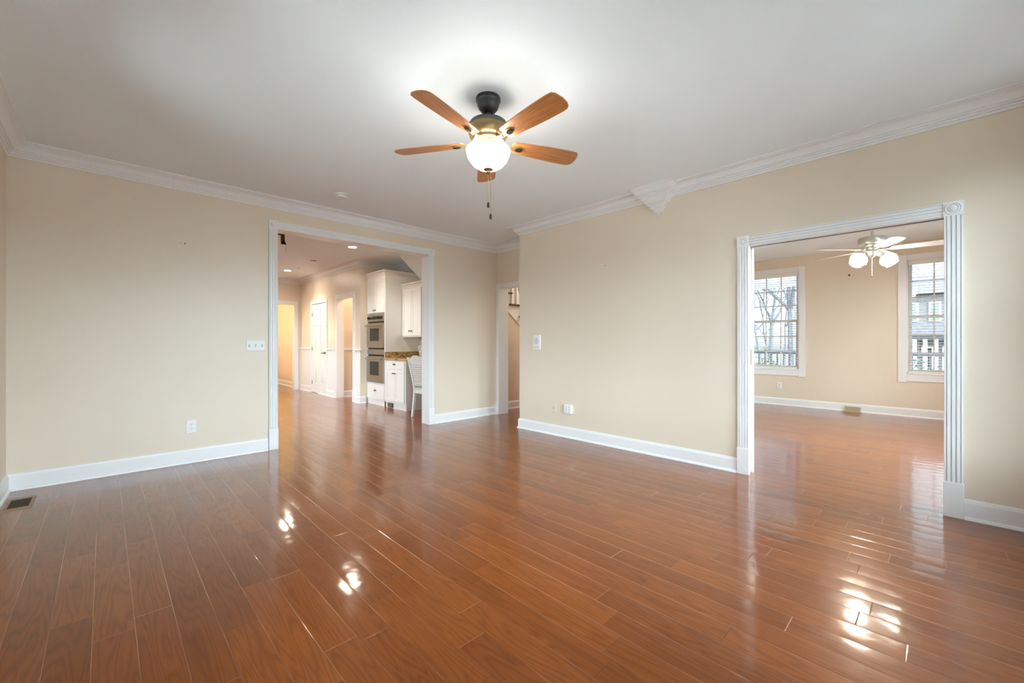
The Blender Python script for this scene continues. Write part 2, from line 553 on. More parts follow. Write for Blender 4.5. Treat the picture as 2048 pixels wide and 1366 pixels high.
# ------------------------------------------------------------------ shell
fl = M()
for r in ((-0.70, 4.9, -1.2, 5.26), (4.9, 9.36, -2.04, 3.27), (4.9, 8.2, 3.27, 5.6), (-1.64, 4.9, 5.26, 8.0),
          (-1.64, 4.0, 8.0, 14.6), (4.0, 5.4, 8.0, 9.3)):
    fl.box(r[0], r[1], r[2], r[3], -0.06, 0.0)
struct('floor', fl, FLOOR, 'glossy red-brown oak plank floor running through all the rooms', 'floor')
ce = M()
for r in ((-0.70, 4.9, -1.2, 5.26), (4.9, 9.36, -2.04, 3.27), (4.9, 8.2, 3.27, 5.6), (-1.64, 4.9, 5.26, 8.0),
          (-1.64, 4.0, 8.0, 14.6), (4.0, 5.4, 8.0, 9.3)):
    ce.box(r[0], r[1], r[2], r[3], ZC, ZC + 0.1)
struct('ceiling', ce, CEIL, 'smooth flat white painted ceiling over all the rooms', 'ceiling')

# living room openings
OA = (1.384, 3.352, 2.445)      # kitchen opening in the far wall: x0, x1, top
OB = (0.0, 1.215, 2.045)       # sunroom opening in the right wall: y0, y1, top
OH = (4.30, 5.115, 2.09)       # hall doorway
WL = [(1.30, 2.00), (2.75, 3.35)]   # left wall windows (outside the frame)
WLZ = (0.70, 2.30)
WB = [(-0.20, 0.34, 0.10, 2.10), (1.10, 1.62, 0.45, 2.45), (2.00, 2.75, 0.45, 2.45), (3.15, 3.70, 0.45, 2.45)]  # corner window added to light the right wall
wall('wall_far', PY(YA, -1), XL - 0.14, XH + 0.18, 0.16, [(OA[0] - 0.02, OA[1] + 0.02, 0, OA[2] + 0.02)],
     'beige painted wall with the wide cased opening to the kitchen')
wall('wall_right', PX(XR, -1), YB - 0.14, YE, 0.12, [(OB[0] - 0.02, OB[1] + 0.02, 0, OB[2] + 0.02)],
     'long beige painted wall with the cased opening to the sunroom')
wall('wall_right_return', PY(YE, 1), XR + 0.12, XH + 0.18, 0.12, [], 'short beige return behind the end of the long right wall')
wall('wall_hall', PX(XH, -1), YE, YA, 0.18, [(OH[0] - 0.02, OH[1] + 0.02, 0, OH[2] + 0.02)],
     'narrow beige strip of wall above the white cased hall doorway')
wall('wall_left', PX(XL, 1), YB - 0.14, YA + 0.16, 0.14, [(a, b, *WLZ) for a, b in WL], 'beige left wall seen at the frame edge')
wall('wall_back', PY(YB, 1), XL - 0.14, XR + 0.12, 0.14, WB, 'beige wall behind the viewpoint')

# sunroom walls
SW = [(1.87, 2.74, 0.69, 2.50), (-0.453, 0.417, 0.69, 2.50)]
wall('wall_sunroom_far', PX(SX, -1), SY0 - 0.12, SY1 + 0.12, 0.14, SW, 'beige sunroom wall with two tall white framed windows')
wall('wall_sunroom_left', PY(SY1, -1), XR + 0.12, SX + 0.14, 0.12, [], 'beige side wall of the sunroom on the hall side')
SWR = [(4.7, 5.9, 0.4, 2.5), (6.4, 7.6, 0.4, 2.5)]
wall('wall_sunroom_right', PY(SY0, 1), XR, SX + 0.14, 0.12, SWR, 'beige side wall of the sunroom with two windows')
wall('wall_sunroom_near', PX(XR + 0.12, 1), SY0 - 0.12, YB - 0.14, 0.12, [], 'beige stub of sunroom wall beside the living room')

# hall walls
wall('wall_hall_right', PY(YE - 0.12, 1), XH + 0.18, 8.2, 0.1, [], 'beige hall wall opposite the stairs')
wall('wall_hall_end', PX(8.1, -1), YE - 0.2, 5.6, 0.1, [(4.35, 5.25, 0.3, 2.3)], 'beige hall end wall with an added tall window')
wall('wall_under_stairs', PY(5.42, -1), XH + 0.18, 8.2, 0.12, [], 'beige wall below the stairs seen through the hall doorway')

# kitchen walls
DW = (8.25, 9.05, 2.12)        # open doorway in the wall with two doors
DC = (9.68, 10.58, 2.10)       # closed six panel door
OE = (2.50, 3.44, 2.14)        # far cased opening
wall('wall_kitchen_doors', PX(KD, -1), KR, KY1, 0.12, [(DW[0] - 0.02, DW[1] + 0.02, 0, DW[2] + 0.02), (DC[0] - 0.01, DC[1] + 0.01, 0, DC[2] + 0.01)],
     'beige kitchen wall with a six-panel door and an open doorway')
wall('wall_kitchen_niche', PY(KR, -1), KD + 0.12, 5.3, 0.12, [], 'beige wall closing the cabinet niche beside the double oven')
wall('wall_kitchen_cabinets', PX(KB, -1), YA + 0.16, KR, 0.1, [], 'beige wall behind the kitchen cabinets')
wall('wall_kitchen_end', PY(KY1, -1), KX0 - 0.12, KD + 0.12, 0.12, [(OE[0] - 0.02, OE[1] + 0.02, 0, OE[2] + 0.02)],
     'beige wall at the far end of the kitchen with a cased opening')
WK = [(5.8, 7.0, 0.6, 2.4), (8.0, 9.0, 0.9, 2.4)]
wall('wall_kitchen_left', PX(KX0, 1), YA + 0.16, KY1, 0.12, WK, 'beige kitchen wall with windows outside the view')
wall('wall_kitchen_near', PY(YA + 0.16, 1), KX0 - 0.12, XL - 0.14, 0.12, [], 'beige stub wall between kitchen and living room')
# small room past the open doorway
wall('wall_pantry_left', PY(9.12, -1), KD + 0.12, 5.3, 0.1, [], 'peach lit wall seen through the open doorway')
wall('wall_pantry_back', PX(5.2, -1), KR, 9.3, 0.1, [], 'back wall of the little room past the open doorway')
# passage past the far opening
wall('wall_passage_right', PX(3.62, -1), KY1 + 0.12, 14.5, 0.1, [], 'warm yellow lit passage wall past the kitchen')
wall('wall_passage_left', PX(1.9, 1), KY1 + 0.12, 14.5, 0.1, [], 'left passage wall past the kitchen')
DE = (2.70, 3.45, 2.07)
wall('wall_passage_end', PY(13.75, -1), 1.8, 3.72, 0.1, [(DE[0] - 0.01, DE[1] + 0.01, 0, DE[2] + 0.01)], 'end wall of the passage with a white door')

# ------------------------------------------------------------------ mouldings
CROWN = [(0, 2.664), (.010, 2.664), (.011, 2.680), (.022, 2.682), (.023, 2.696), (.036, 2.698), (.037, 2.710), (.048, 2.712),
         (.050, 2.718), (.060, 2.735), (.073, 2.748), (.090, 2.757), (.102, 2.760), (.103, 2.766), (.117, 2.769), (.117, ZC), (0, ZC)]
BASE = [(0, 0), (.028, 0), (.027, .010), (.020, .020), (.016, .022), (.016, .112), (.012, .117), (.012, .123), (.007, .133), (0, .135)]
RAILP = [(0, 1.0), (.010, 1.003), (.014, 1.012), (.014, 1.022), (.026, 1.030), (.028, 1.042), (.016, 1.048), (0, 1.052)]

cw = M()
cw.sweep([(XL, YB), (XR, YB), (XR, YE), (XH, YE), (XH, YA), (XL, YA)], CROWN, closed=True)
struct('trim_1', cw, TRIM, 'white stepped crown moulding around the living room ceiling', 'crown moulding')

PYR = [(.002, 2.492)]
lv = [0, .05, .10, .16, .30, .36, .41, .46, .63, .69, .74, .79, .95, 1.0]   # stair-stepped down to its tip
for q in range(1, len(lv)):
    p0, p1 = .203 * lv[q - 1], .203 * lv[q]
    z0_, z1_ = 2.492 + .278 * lv[q - 1], 2.492 + .278 * lv[q]
    if lv[q] - lv[q - 1] > .1: PYR += [(p0 + .004, z0_ + .004), (p0 + (p1 - p0) * .35, z0_ + (z1_ - z0_) * .55), (p1 - .006, z1_ - .004), (p1, z1_)]
    else: PYR += [(p0 + .001, z1_ - .003), (p1, z1_)]
PYR += [(.203, ZC)]
YC = 2.06
pm = M()
vs = []; fs = []
for p, z in PYR:
    hw = p * 1.15
    vs += [(XR + .002, YC - hw, z), (XR - p, YC - hw, z), (XR - p, YC + hw, z), (XR + .002, YC + hw, z)]
for i in range(len(PYR) - 1):
    for k in range(4):
        l = (k + 1) % 4
        fs.append((i * 4 + k, i * 4 + l, (i + 1) * 4 + l, (i + 1) * 4 + k))
fs += [(0, 1, 2, 3), tuple(len(vs) - 4 + k for k in range(4))]
pm.add(vs, fs)
struct('trim_2', pm, TRIM, 'white stepped corbel tapering to a point under the crown moulding', 'corbel')

bb = M()
bb.sweep([(OA[0] - 0.095, YA), (XL, YA), (XL, YB), (XR, YB), (XR, OB[0] - 0.095)], BASE)
struct('baseboard_left', bb, TRIM, 'white baseboard along the left part of the far wall', 'baseboard')
bb = M()
bb.sweep([(XR, OB[1] + 0.095), (XR, YE), (XH - .002, YE)], BASE)
struct('baseboard_right', bb, TRIM, 'white baseboard along the long blank right wall', 'baseboard')
bb = M()
bb.sweep([(XH, YA), (OA[1] + 0.095, YA)], BASE)
struct('baseboard_far', bb, TRIM, 'short white baseboard right of the kitchen opening', 'baseboard')
bb = M()
bb.sweep([(SX, SY0), (SX, SY1)], BASE)
struct('baseboard_sunroom', bb, TRIM, 'white baseboard below the sunroom windows', 'baseboard')
bb = M()
bb.sweep([(8.1, 5.42), (XH + 0.18, 5.42)], BASE)
struct('baseboard_hall', bb, TRIM, 'white baseboard under the stairs in the hall', 'baseboard')

# kitchen mouldings
kc = M()
kc.sweep([(KB, YA + .16), (KB, KR), (KD, KR), (KD, KY1), (KX0, KY1), (KX0, YA + .16)], CROWN)
struct('trim_3', kc, TRIM, 'white crown moulding around the kitchen ceiling', 'crown moulding')
kb = M()
for pth in ([(KD + .10, KR), (KD, KR), (KD, DW[0] - 0.09)], [(KD, DW[1] + 0.09), (KD, DC[0] - 0.07)], [(KD, DC[1] + 0.07), (KD, KY1)]):
    kb.sweep(pth, BASE)
struct('baseboard_kitchen', kb, TRIM, 'white baseboard pieces beside the kitchen doors', 'baseboard')
kr = M()
for pth in ([(KD + .02, KR), (KD, KR), (KD, DW[0] - 0.09)], [(KD, DW[1] + 0.09), (KD, DC[0] - 0.07)], [(KD, DC[1] + 0.07), (KD, KY1)]):
    kr.sweep(pth, RAILP)
struct('trim_4', kr, TRIM, 'white chair rail beside the six-panel kitchen door', 'chair rail')
kw = M()
for a, b in ((KR + .005, DW[0] - 0.09), (DW[1] + 0.09, DC[0] - 0.07), (DC[1] + 0.07, KY1 - .005)):
    kw.pbox(PX(KD, -1), a, b, .12, 1.005, 0, .004)
struct('trim_5', kw, DOORW, 'white painted wainscot below the kitchen chair rail', 'wainscot')
pr = M(); pr.sweep([(5.2, 9.12), (KD + .12, 9.12)], RAILP); pr.sweep([(5.2, 9.12), (KD + .12, 9.12)], BASE)
struct('trim_6', pr, TRIM, 'white chair rail and baseboard on the peach wall', 'chair rail')
eb = M(); eb.sweep([(3.62, KY1 + .12), (3.62, 13.75)], BASE)
struct('baseboard_passage', eb, TRIM, 'white baseboard in the warm lit passage', 'baseboard')


# ------------------------------------------------------------------ cased openings
def fluted(b, P, u0, u1, z0, z1, vert=True):
    w_ = (u1 - u0) if vert else (z1 - z0)
    segs = [(0, .10, .020), (.10, .16, .015), (.16, .34, .021), (.34, .41, .014), (.41, .59, .021), (.59, .66, .014), (.66, .84, .021), (.84, .90, .015), (.90, 1, .020)]
    for a, c, t in segs:
        if vert: b.pbox(P, u0 + a * w_, u0 + c * w_, z0, z1, 0, t)
        else: b.pbox(P, u0, u1, z0 + a * w_, z0 + c * w_, 0, t)


def rosette(b, P, uc, zc, s):
    b.pbox(P, uc - s, uc + s, zc - s, zc + s, 0, .024)
    prof = [(.88 * s, .024), (.84 * s, .029), (.70 * s, .029), (.66 * s, .022), (.52 * s, .030), (.44 * s, .022), (.30 * s, .031), (0, .034)]
    seg = 28; vs = []; fs = []
    n = len(prof)
    for i in range(seg):
        a = 2 * PI * i / seg
        vs += [P(uc + r * math.cos(a), zc + r * math.sin(a), t) for r, t in prof]
    for i in range(seg):
        j = (i + 1) % seg
        for k in range(n - 1): fs.append((i * n + k, j * n + k, j * n + k + 1, i * n + k + 1))
    b.add(vs, fs)


def cased(name, P, u0, u1, zt, thick, label, w_=.09, fancy=True, plinth=.235, slot=False, near_only=False, skip=None):
    root = thing(name, label, 'door casing', P((u0 + u1) / 2, 0, 0), kind='structure')
    off = root.location.copy()
    for side in (-1, 1):
        if skip == side: continue
        a, c = (u0 - w_, u0) if side < 0 else (u1, u1 + w_)
        b = M()
        if fancy: fluted(b, P, a, c, plinth, zt + .004)
        else:
            b.pbox(P, a, c, plinth, zt + w_, 0, .018)
        b.build('side_casing', TRIM, root, off=off, bevel=.0015)
        b = M()
        b.pbox(P, a - .004, c + .004, 0, plinth, -.01, .028)
        b.build('plinth_block', TRIM, root, off=off, bevel=.002)
        if fancy:
            b = M(); rosette(b, P, (a + c) / 2, zt + w_ / 2, w_ / 2 + .004)
            b.build('rosette', TRIM, root, off=off)
    b = M()
    if fancy: fluted(b, P, u0 + .004, u1 - .004, zt, zt + w_, vert=False)
    else: b.pbox(P, u0, u1, zt, zt + w_, 0, .018)
    b.build('head_casing', TRIM, root, off=off, bevel=.0015)
    b = M()
    ts = [(-.0, -thick)] if not slot else [(0, -.036), (-.084, -thick)]
    for t0, t1 in ts:
        b.pbox(P, u0 - .02, u0, 0, zt, t0, t1)
        b.pbox(P, u1, u1 + .02, 0, zt, t0, t1)
        b.pbox(P, u0 - .02, u1 + .02, zt, zt + .02, t0, t1)
    b.build('jamb', TRIM, root, off=off)
    if not near_only:
        b = M()
        b.pbox(P, u0 - w_, u0, 0, zt + w_, -thick, -thick - .018)
        b.pbox(P, u1, u1 + w_, 0, zt + w_, -thick, -thick - .018)
        b.pbox(P, u0, u1, zt, zt + w_, -thick, -thick - .018)
        b.build('rear_casing', TRIM, root, off=off)
    return root


cased('trim_7', PY(YA, -1), OA[0], OA[1], OA[2], .16, 'white fluted casing with plinth blocks around the kitchen opening', w_=.086)
cb = cased('trim_8', PX(XR, -1), OB[0], OB[1], OB[2], .12, 'white fluted casing with corner rosettes around the sunroom opening', slot=True)
cased('trim_9', PX(XH, -1), OH[0], OH[1], OH[2], .18, 'plain white casing of the hall doorway', w_=.062, fancy=False, plinth=.20)
cased('trim_10', PX(KD, -1), DW[0], DW[1], DW[2], .12, 'white casing of the open doorway left of the double oven', fancy=False, w_=.088)
cased('trim_11', PX(KD, -1), DC[0], DC[1], DC[2], .12, 'white casing around the closed six-panel door', fancy=False, w_=.065, plinth=.15)
cased('trim_12', PY(KY1, -1), OE[0], OE[1], OE[2], .12, 'white casing of the opening at the far end of the kitchen', fancy=False, w_=.09)
cased('trim_13', PY(13.75, -1), DE[0], DE[1], DE[2], .10, 'white casing around the passage door', fancy=False, w_=.07, near_only=True)

# pocket door edge inside the left jamb of the sunroom opening
pd = thing('door_1', 'edge of a white pocket door in the sunroom opening', 'door', (XR + .06, OB[1] + .006, 0), kind='structure')
b = M(); b.box(XR + .044, XR + .076, OB[1] + .008, OB[1] + .0195, .008, OB[2] - .01)
b.build('slab', DOORW, pd, off=pd.location)
b = M(); b.box(XR + .050, XR + .070, OB[1] + .003, OB[1] + .008, .98, 1.12)
b.build('latch', BRASS, pd, off=pd.location, label='small brass latch plate')
b = M(); b.box(XR + .037, XR + .083, OB[0] + .001, OB[1] - .001, OB[2] + .004, OB[2] + .0195)
b.build('track', PEWTER, pd, off=pd.location, label='dark overhead track')


# ------------------------------------------------------------------ six panel doors
def panel_door(name, P, u0, u1, z0, z1, label, hinge_side=1, lever=True, knob_z=.95, hinges=True):
    root = thing(name, label, 'door', P((u0 + u1) / 2, 0, 0), kind='structure')
    off = root.location.copy()
    W = u1 - u0; H = z1 - z0
    b = M()
    b.pbox(P, u0, u1, z0, z1, -.042, -.012)
    st = .115 * W / .8
    mid = .5 * (u0 + u1)
    zr = [z0, z0 + .22, z0 + .80, z0 + .98, z0 + 1.56, z0 + 1.67, z1 - .115, z1]
    for a, c in ((u0, u0 + st), (u1 - st, u1), (mid - st * .45, mid + st * .45)): b.pbox(P, a, c, z0, z1, -.012, -.002)
    for k in (0, 2, 4, 6):
        for a, c in ((u0 + st, mid - st * .45), (mid + st * .45, u1 - st)): b.pbox(P, a, c, zr[k], zr[k + 1], -.012, -.002)
    b.build('slab', DOORW, root, off=off)
    for k in (1, 3, 5):
        for a, c in ((u0 + st, mid - st * .45), (mid + st * .45, u1 - st)):
            b = M(); b.pfrust(P, a + .008, c - .008, zr[k] + .008, zr[k + 1] - .008, -.012, -.003, .028)
            b.build('panel', DOORW, root, off=off)
    if hinges:
        hu = u1 if hinge_side > 0 else u0
        for hz in (z0 + .22, z0 + 1.02, z1 - .24):
            b = M(); b.pbox(P, hu - .012, hu + .012, hz - .045, hz + .045, -.002, .006)
            b.build('hinge', PEWTER, root, off=off, label='dark metal hinge')
    if lever:
        lu = (u0 + .065) if hinge_side > 0 else (u1 - .065)
        dr = 1 if hinge_side > 0 else -1
        b = M()
        c0 = Vector(P(lu, knob_z, -.002)); c1 = Vector(P(lu, knob_z, .05)); c2 = Vector(P(lu + dr * .11, knob_z - .006, .055))
        b.tube([c0, Vector(P(lu, knob_z, .008))], .030, 16)
        b.tube([c0, c1], .011, 10); b.tube([c1, c2], [.011, .008], 10)
        b.build('door_handle', PEWTER, root, off=off, label='dark metal lever handle')
    return root


panel_door('door_2', PX(KD, -1), DC[0] + .004, DC[1] - .004, .018, DC[2] - .004, 'closed white six-panel door with lever handle in the kitchen wall')
panel_door('door_3', PY(13.75, -1), DE[0] + .004, DE[1] - .004, .16, DE[2] - .004, 'white panelled door at the end of the warm lit passage', lever=False, hinges=False)
b = M(); b.box(DE[0] + .002, DE[1] - .002, 13.70, 13.84, 0.0, .155)
struct('trim_14', b, DKWOOD, 'dark wooden step below the passage door', 'step')


# ------------------------------------------------------------------ windows
def window(name, P, u0, u1, z0, z1, label, thick=.14, casing=True, cols=3, rows=3, blank=False, cw_=.10):
    root = thing(name, label, 'window', P((u0 + u1) / 2, z0, 0), kind='structure')
    off = root.location.copy()
    if casing:
        b = M()
        b.pbox(P, u0 - cw_, u0, z0 - .14, z1 + .09, 0, .018)
        b.pbox(P, u1, u1 + cw_, z0 - .14, z1 + .09, 0, .018)
        b.pbox(P, u0, u1, z1, z1 + .088, 0, .017)
        b.pbox(P, u0, u1, z0 - .125, z0 - .01, 0, .017)
        b.pbox(P, u0, u1, z0 - .012, z0, -.01, .026)
        b.build('window_casing', TRIM, root, off=off, bevel=.002)
    b = M()
    for a, c, d, e in ((u0, u0 + .018, z0, z1), (u1 - .018, u1, z0, z1), (u0, u1, z1 - .018, z1), (u0, u1, z0, z0 + .018)):
        b.pbox(P, a, c, d, e, -.001, -thick + .002)
    b.build('window_frame', TRIM, root, off=off)
    zm = (z0 + z1) / 2
    for k, (a, c, t) in enumerate(((z0 + .018, zm + .02, -.075), (zm - .02, z1 - .018, -.105))):
        s_ = .042
        b = M()
        U0, U1 = u0 + .018, u1 - .018
        b.pbox(P, U0, U0 + s_, a, c, t, t - .028); b.pbox(P, U1 - s_, U1, a, c, t, t - .028)
        b.pbox(P, U0 + s_, U1 - s_, a, a + s_, t, t - .028); b.pbox(P, U0 + s_, U1 - s_, c - s_, c, t, t - .028)
        sash = b.build('sash', TRIM, root, off=off)
        b = M()
        for i in range(1, cols):
            uu = U0 + s_ + (U1 - U0 - 2 * s_) * i / cols
            b.pbox(P, uu - .009, uu + .009, a + s_, c - s_, t - .004, t - .024)
        for i in range(1, rows):
            zz = a + s_ + (c - a - 2 * s_) * i / rows
            b.pbox(P, U0 + s_, U1 - s_, zz - .009, zz + .009, t - .005, t - .023)
        b.build('muntin', TRIM, sash)
        g = M(); g.pbox(P, U0 + s_ - .005, U1 - s_ + .005, a + s_ - .005, c - s_ + .005, t - .012, t - .016)
        g.build('pane', GLASS, sash, off=off)
        for ch in sash.children:
            if ch.name.startswith('muntin'):
                for v in ch.data.vertices: v.co -= off
    if casing and cols == 3:
        b = M(); b.pbox(P, (u0 + u1) / 2 - .03, (u0 + u1) / 2 + .03, zm + .02, zm + .032, -.075, -.105)
        b.build('sash_lock', PEWTER, root, off=off)
    return root


window('window_1', PX(SX, -1), *SW[0], 'left sunroom window with white grilles, bare trees beyond')
window('window_2', PX(SX, -1), *SW[1], 'right sunroom window with white grilles, house beyond')
k = 3
for (a, c), lb in zip(WL, ('nearer the viewpoint', 'nearer the kitchen wall')):
    window('window_%d' % k, PX(XL, 1), a, c, *WLZ, 'white sash window in the left wall ' + lb, cols=2, rows=2); k += 1
for (a, c, d, e), lb in zip(WB, ('tall narrow glazed panel reaching the floor', 'narrow window next to the tall glazed panel', 'widest window', 'added narrow window in the corner by the sunroom')):
    window('window_%d' % k, PY(YB, 1), a, c, d, e, lb + ' in the wall behind the viewpoint', cols=1, rows=1); k += 1
for (a, c, d, e), lb in zip(SWR, ('near the cased opening', 'near the far corner')):
    window('window_%d' % k, PY(SY0, 1), a, c, d, e, 'white sash window in the sunroom side wall ' + lb, cols=3, rows=3, thick=.12); k += 1
for (a, c, d, e), lb in zip(WK, ('nearer the living room', 'deeper in the kitchen')):
    window('window_%d' % k, PX(KX0, 1), a, c, d, e, 'white sash window in the left kitchen wall ' + lb, cols=1, rows=1, thick=.12); k += 1
window('window_%d' % k, PX(8.1, -1), 4.35, 5.25, .3, 2.3, 'added unseen tall window lighting the hall from its end', cols=1, rows=1, thick=.1)  # unseen window added to light the hall

for a, c in WL: portal((XL - .15, (a + c) / 2, (WLZ[0] + WLZ[1]) / 2), (0, -PI / 2, 0), WLZ[1] - WLZ[0], c - a)
for a, c, d, e in WB: portal(((a + c) / 2, YB - .15, (d + e) / 2), (PI / 2, 0, 0), c - a, e - d)
for a, c, d, e in SW: portal((SX + .15, (a + c) / 2, (d + e) / 2), (0, PI / 2, 0), e - d, c - a)
for a, c, d, e in SWR: portal(((a + c) / 2, SY0 - .13, (d + e) / 2), (PI / 2, 0, 0), c - a, e - d)
for a, c, d, e in WK: portal((KX0 - .13, (a + c) / 2, (d + e) / 2), (0, -PI / 2, 0), e - d, c - a)
portal((8.22, 4.8, 1.3), (0, PI / 2, 0), 2.0, .9)


# blinds in the two visible windows
def blind(P, u0, u1, z0, z1, label):
    root = thing('window_blind', label, 'blind', P((u0 + u1) / 2, z0 + .02, -.03), group='white blinds in the sunroom windows')
    off = root.location.copy()
    U0, U1 = u0 + .022, u1 - .022
    b = M(); b.pbox(P, U0, U1, z1 - .075, z1 - .019, .0, -.055); b.build('headrail', BLIND, root, off=off, bevel=.002)
    b = M()
    z = z0 + .06
    while z < z1 - .085:
        c = [P(U0, z - .002, -.006), P(U1, z - .002, -.006), P(U1, z + .006, -.030), P(U0, z + .006, -.030), P(U1, z + .004, -.052), P(U0, z + .004, -.052)]
        th = .0026
        top = [(p[0], p[1], p[2] + th) for p in c]
        b.add(c + top, [(0, 1, 2, 3), (3, 2, 4, 5), (6, 9, 8, 7), (9, 11, 10, 8), (0, 6, 7, 1), (5, 4, 10, 11),
                        (0, 3, 9, 6), (3, 5, 11, 9), (1, 7, 8, 2), (2, 8, 10, 4)])
        z += .043
    b.build('slats', BLIND, root, off=off, smooth=20)
    b = M(); b.pbox(P, U0, U1, z0 + .021, z0 + .043, -.006, -.050); b.build('bottom_rail', BLIND, root, off=off)
    b = M()
    for uu in (u0 + .14, u1 - .14):
        for t in (-.008, -.050): b.tube([P(uu, z0 + .04, t), P(uu, z1 - .08, t)], .0012, 5)
    b.build('ladder_cord', BLIND, root, off=off)
    b = M(); b.tube([P(u0 + .06, z1 - .08, .004), P(u0 + .062, z1 - .62, .006)], .0035, 6); b.ball(P(u0 + .062, z1 - .63, .006), .008)
    b.build('tilt_wand', BLIND, root, off=off)
    return root


blind(PX(SX, -1), *SW[0], 'open white slatted blind on the left sunroom window')
blind(PX(SX, -1), *SW[1], 'open white slatted blind on the right sunroom window')


# ------------------------------------------------------------------ main ceiling fan
def fan_main():
    C = (1.801, 2.077)
    root = thing('ceiling_fan', 'dark bronze ceiling fan with five cherry blades and a lit glass bowl', 'ceiling fan', (C[0], C[1], ZC))
    L0 = lambda z: z - ZC
    b = M()
    b.lathe([(0, 0), (.078, 0), (.080, -.006), (.080, -.022), (.074, -.030), (.072, -.045), (.064, -.068), (.048, -.088), (.030, -.096), (.030, -.090), (0, -.090)], seg=40)
    b.build('canopy', BRONZE, root)
    b = M(); b.ball((0, 0, -.098), .022); b.tube([(0, 0, -.10), (0, 0, -.16)], .0135, 14)
    b.lathe([(0, -.128), (.026, -.128), (.030, -.140), (.036, -.150), (0, -.150)], seg=24)
    b.build('downrod', BRONZE, root)
    b = M()
    b.lathe([(0, -.140), (.050, -.142), (.092, -.150), (.120, -.166), (.132, -.186), (.134, -.196), (.130, -.198)], seg=48)
    b.build('motor_top', PEWTER, root, label='dark pewter upper motor cover')
    b = M()
    b.lathe([(.130, -.196), (.132, -.200), (.131, -.222), (.124, -.250), (.112, -.262), (.104, -.268), (.102, -.286), (.070, -.290), (0, -.290)], seg=48)
    mo = b.build('motor_housing', BRASS, root, label='antique brass motor housing')
    b = M(); b.box(-.022, .022, -.1060, -.1015, -.281, -.274); b.build('vent_slot', BRONZE, mo)
    # light kit fitter
    b = M(); b.lathe([(0, -.288), (.060, -.288), (.064, -.300), (.058, -.322), (.050, -.330), (0, -.330)], seg=32)
    b.lathe([(0, -.330), (.012, -.330), (.012, -.452), (0, -.452)], seg=12)
    b.build('light_fitter', BRASS, root)
    # glass bowl, open at the top
    z0 = -.335
    outp = [(.140, z0), (.1445, z0 - .006), (.143, z0 - .020), (.136, z0 - .046), (.122, z0 - .074), (.100, z0 - .100), (.070, z0 - .120), (.036, z0 - .131), (.010, z0 - .134)]
    inp = [(r - .005 if r > .02 else r, z + .005) for r, z in outp]
    b = M(); b.lathe(outp + inp[::-1], seg=48)
    # close the ring between the two lips
    bowl = b.build('glass_bowl', GLASSW, root, label='glowing white glass bowl')
    b = M(); b.lathe([(0, z0 - .116), (.030, z0 - .126), (.032, z0 - .132), (.024, z0 - .137), (.014, z0 - .144), (.016, z0 - .150), (.012, z0 - .158), (.004, z0 - .163), (0, z0 - .164)], seg=28)
    b.build('finial', BRASS, root)
    # blades
    away = math.atan2(C[1], C[0]) + R(1.5)
    outline = [(.165, -.040), (.175, -.050), (.24, -.056), (.36, -.066), (.48, -.072), (.600, -.074), (.632, -.070), (.650, -.050), (.659, 0.0), (.655, .036), (.645, .058),
               (.628, .070), (.600, .074), (.48, .072), (.36, .066), (.24, .056), (.175, .050), (.165, .040)]
    pitch = R(-12)
    bm_ = M()

    def bl(z):
        return lambda x, y: (x, y * math.cos(pitch), y * math.sin(pitch) + z)
    bm_.prism(outline, bl(-.003), bl(.003))
    ir = M()
    ir.prism([(.085, -.016), (.13, -.012), (.17, -.014), (.205, -.024), (.235, -.020), (.248, 0), (.235, .020), (.205, .024), (.17, .014), (.13, .012), (.085, .016)], bl(-.011), bl(-.004))
    ir.tube([(.092, 0, .008), (.115, 0, -.006), (.15, 0, -.010)], [.011, .011, .009], 8)
    md = M()
    md.prism([(.216 + .026 * math.cos(a), .017 * math.sin(a)) for a in [2 * PI * q / 20 for q in range(20)]], bl(-.016), bl(-.0105))
    first = None
    for k in range(5):
        if k == 0:
            o = bm_.build('blade', BLADE, root); i_ = ir.build('blade_iron', BRASS, o); d_ = md.build('medallion', mat('dark_brown_medallion', (.018, .013, .008), .9, spec=.08), i_)
            i_.parent = root; d_.parent = root
            d_.parent = i_
            first = (o, i_, d_)
        else:
            o = first[0].copy(); COL.objects.link(o); o.parent = root
            i_ = first[1].copy(); COL.objects.link(i_); i_.parent = root
            d_ = first[2].copy(); COL.objects.link(d_); d_.parent = i_
        for q in (o, i_):
            q.location = (0, 0, -.290)
            q.rotation_euler = (0, 0, away + 2 * PI * k / 5)
    # pull chains
    for (dx, dy, ln, nm) in ((0.0, 0.0, .185, 'chain'), (.010, -.012, .262, 'chain')):
        b = M()
        zt = z0 - .160
        n = int(ln / .006)
        for q in range(n): b.ball((dx, dy, zt - q * .006), .0022, seg=8)
        ch = b.build('pull_chain', BRASS, root)
        b = M(); ze = zt - ln
        b.lathe([(0, .002), (.004, 0), (.0075, -.010), (.0085, -.026), (.007, -.034), (0, -.036)], (dx, dy, ze), 14)
        b.build('pull_knob', BRONZE, ch, label='dark pull knob')
    # bulbs inside the bowl
    for q in range(5):
        a = 2 * PI * q / 5 + .4
        l = bpy.data.lights.new('bulb', 'POINT'); l.energy = BULB_W; l.color = (.98, 1.0, .98); l.shadow_soft_size = .05
        o = bpy.data.objects.new('bulb', l); COL.objects.link(o); o.parent = root
        o.location = (.095 * math.cos(a), .095 * math.sin(a), z0 - .020)
    return root


fan_main()


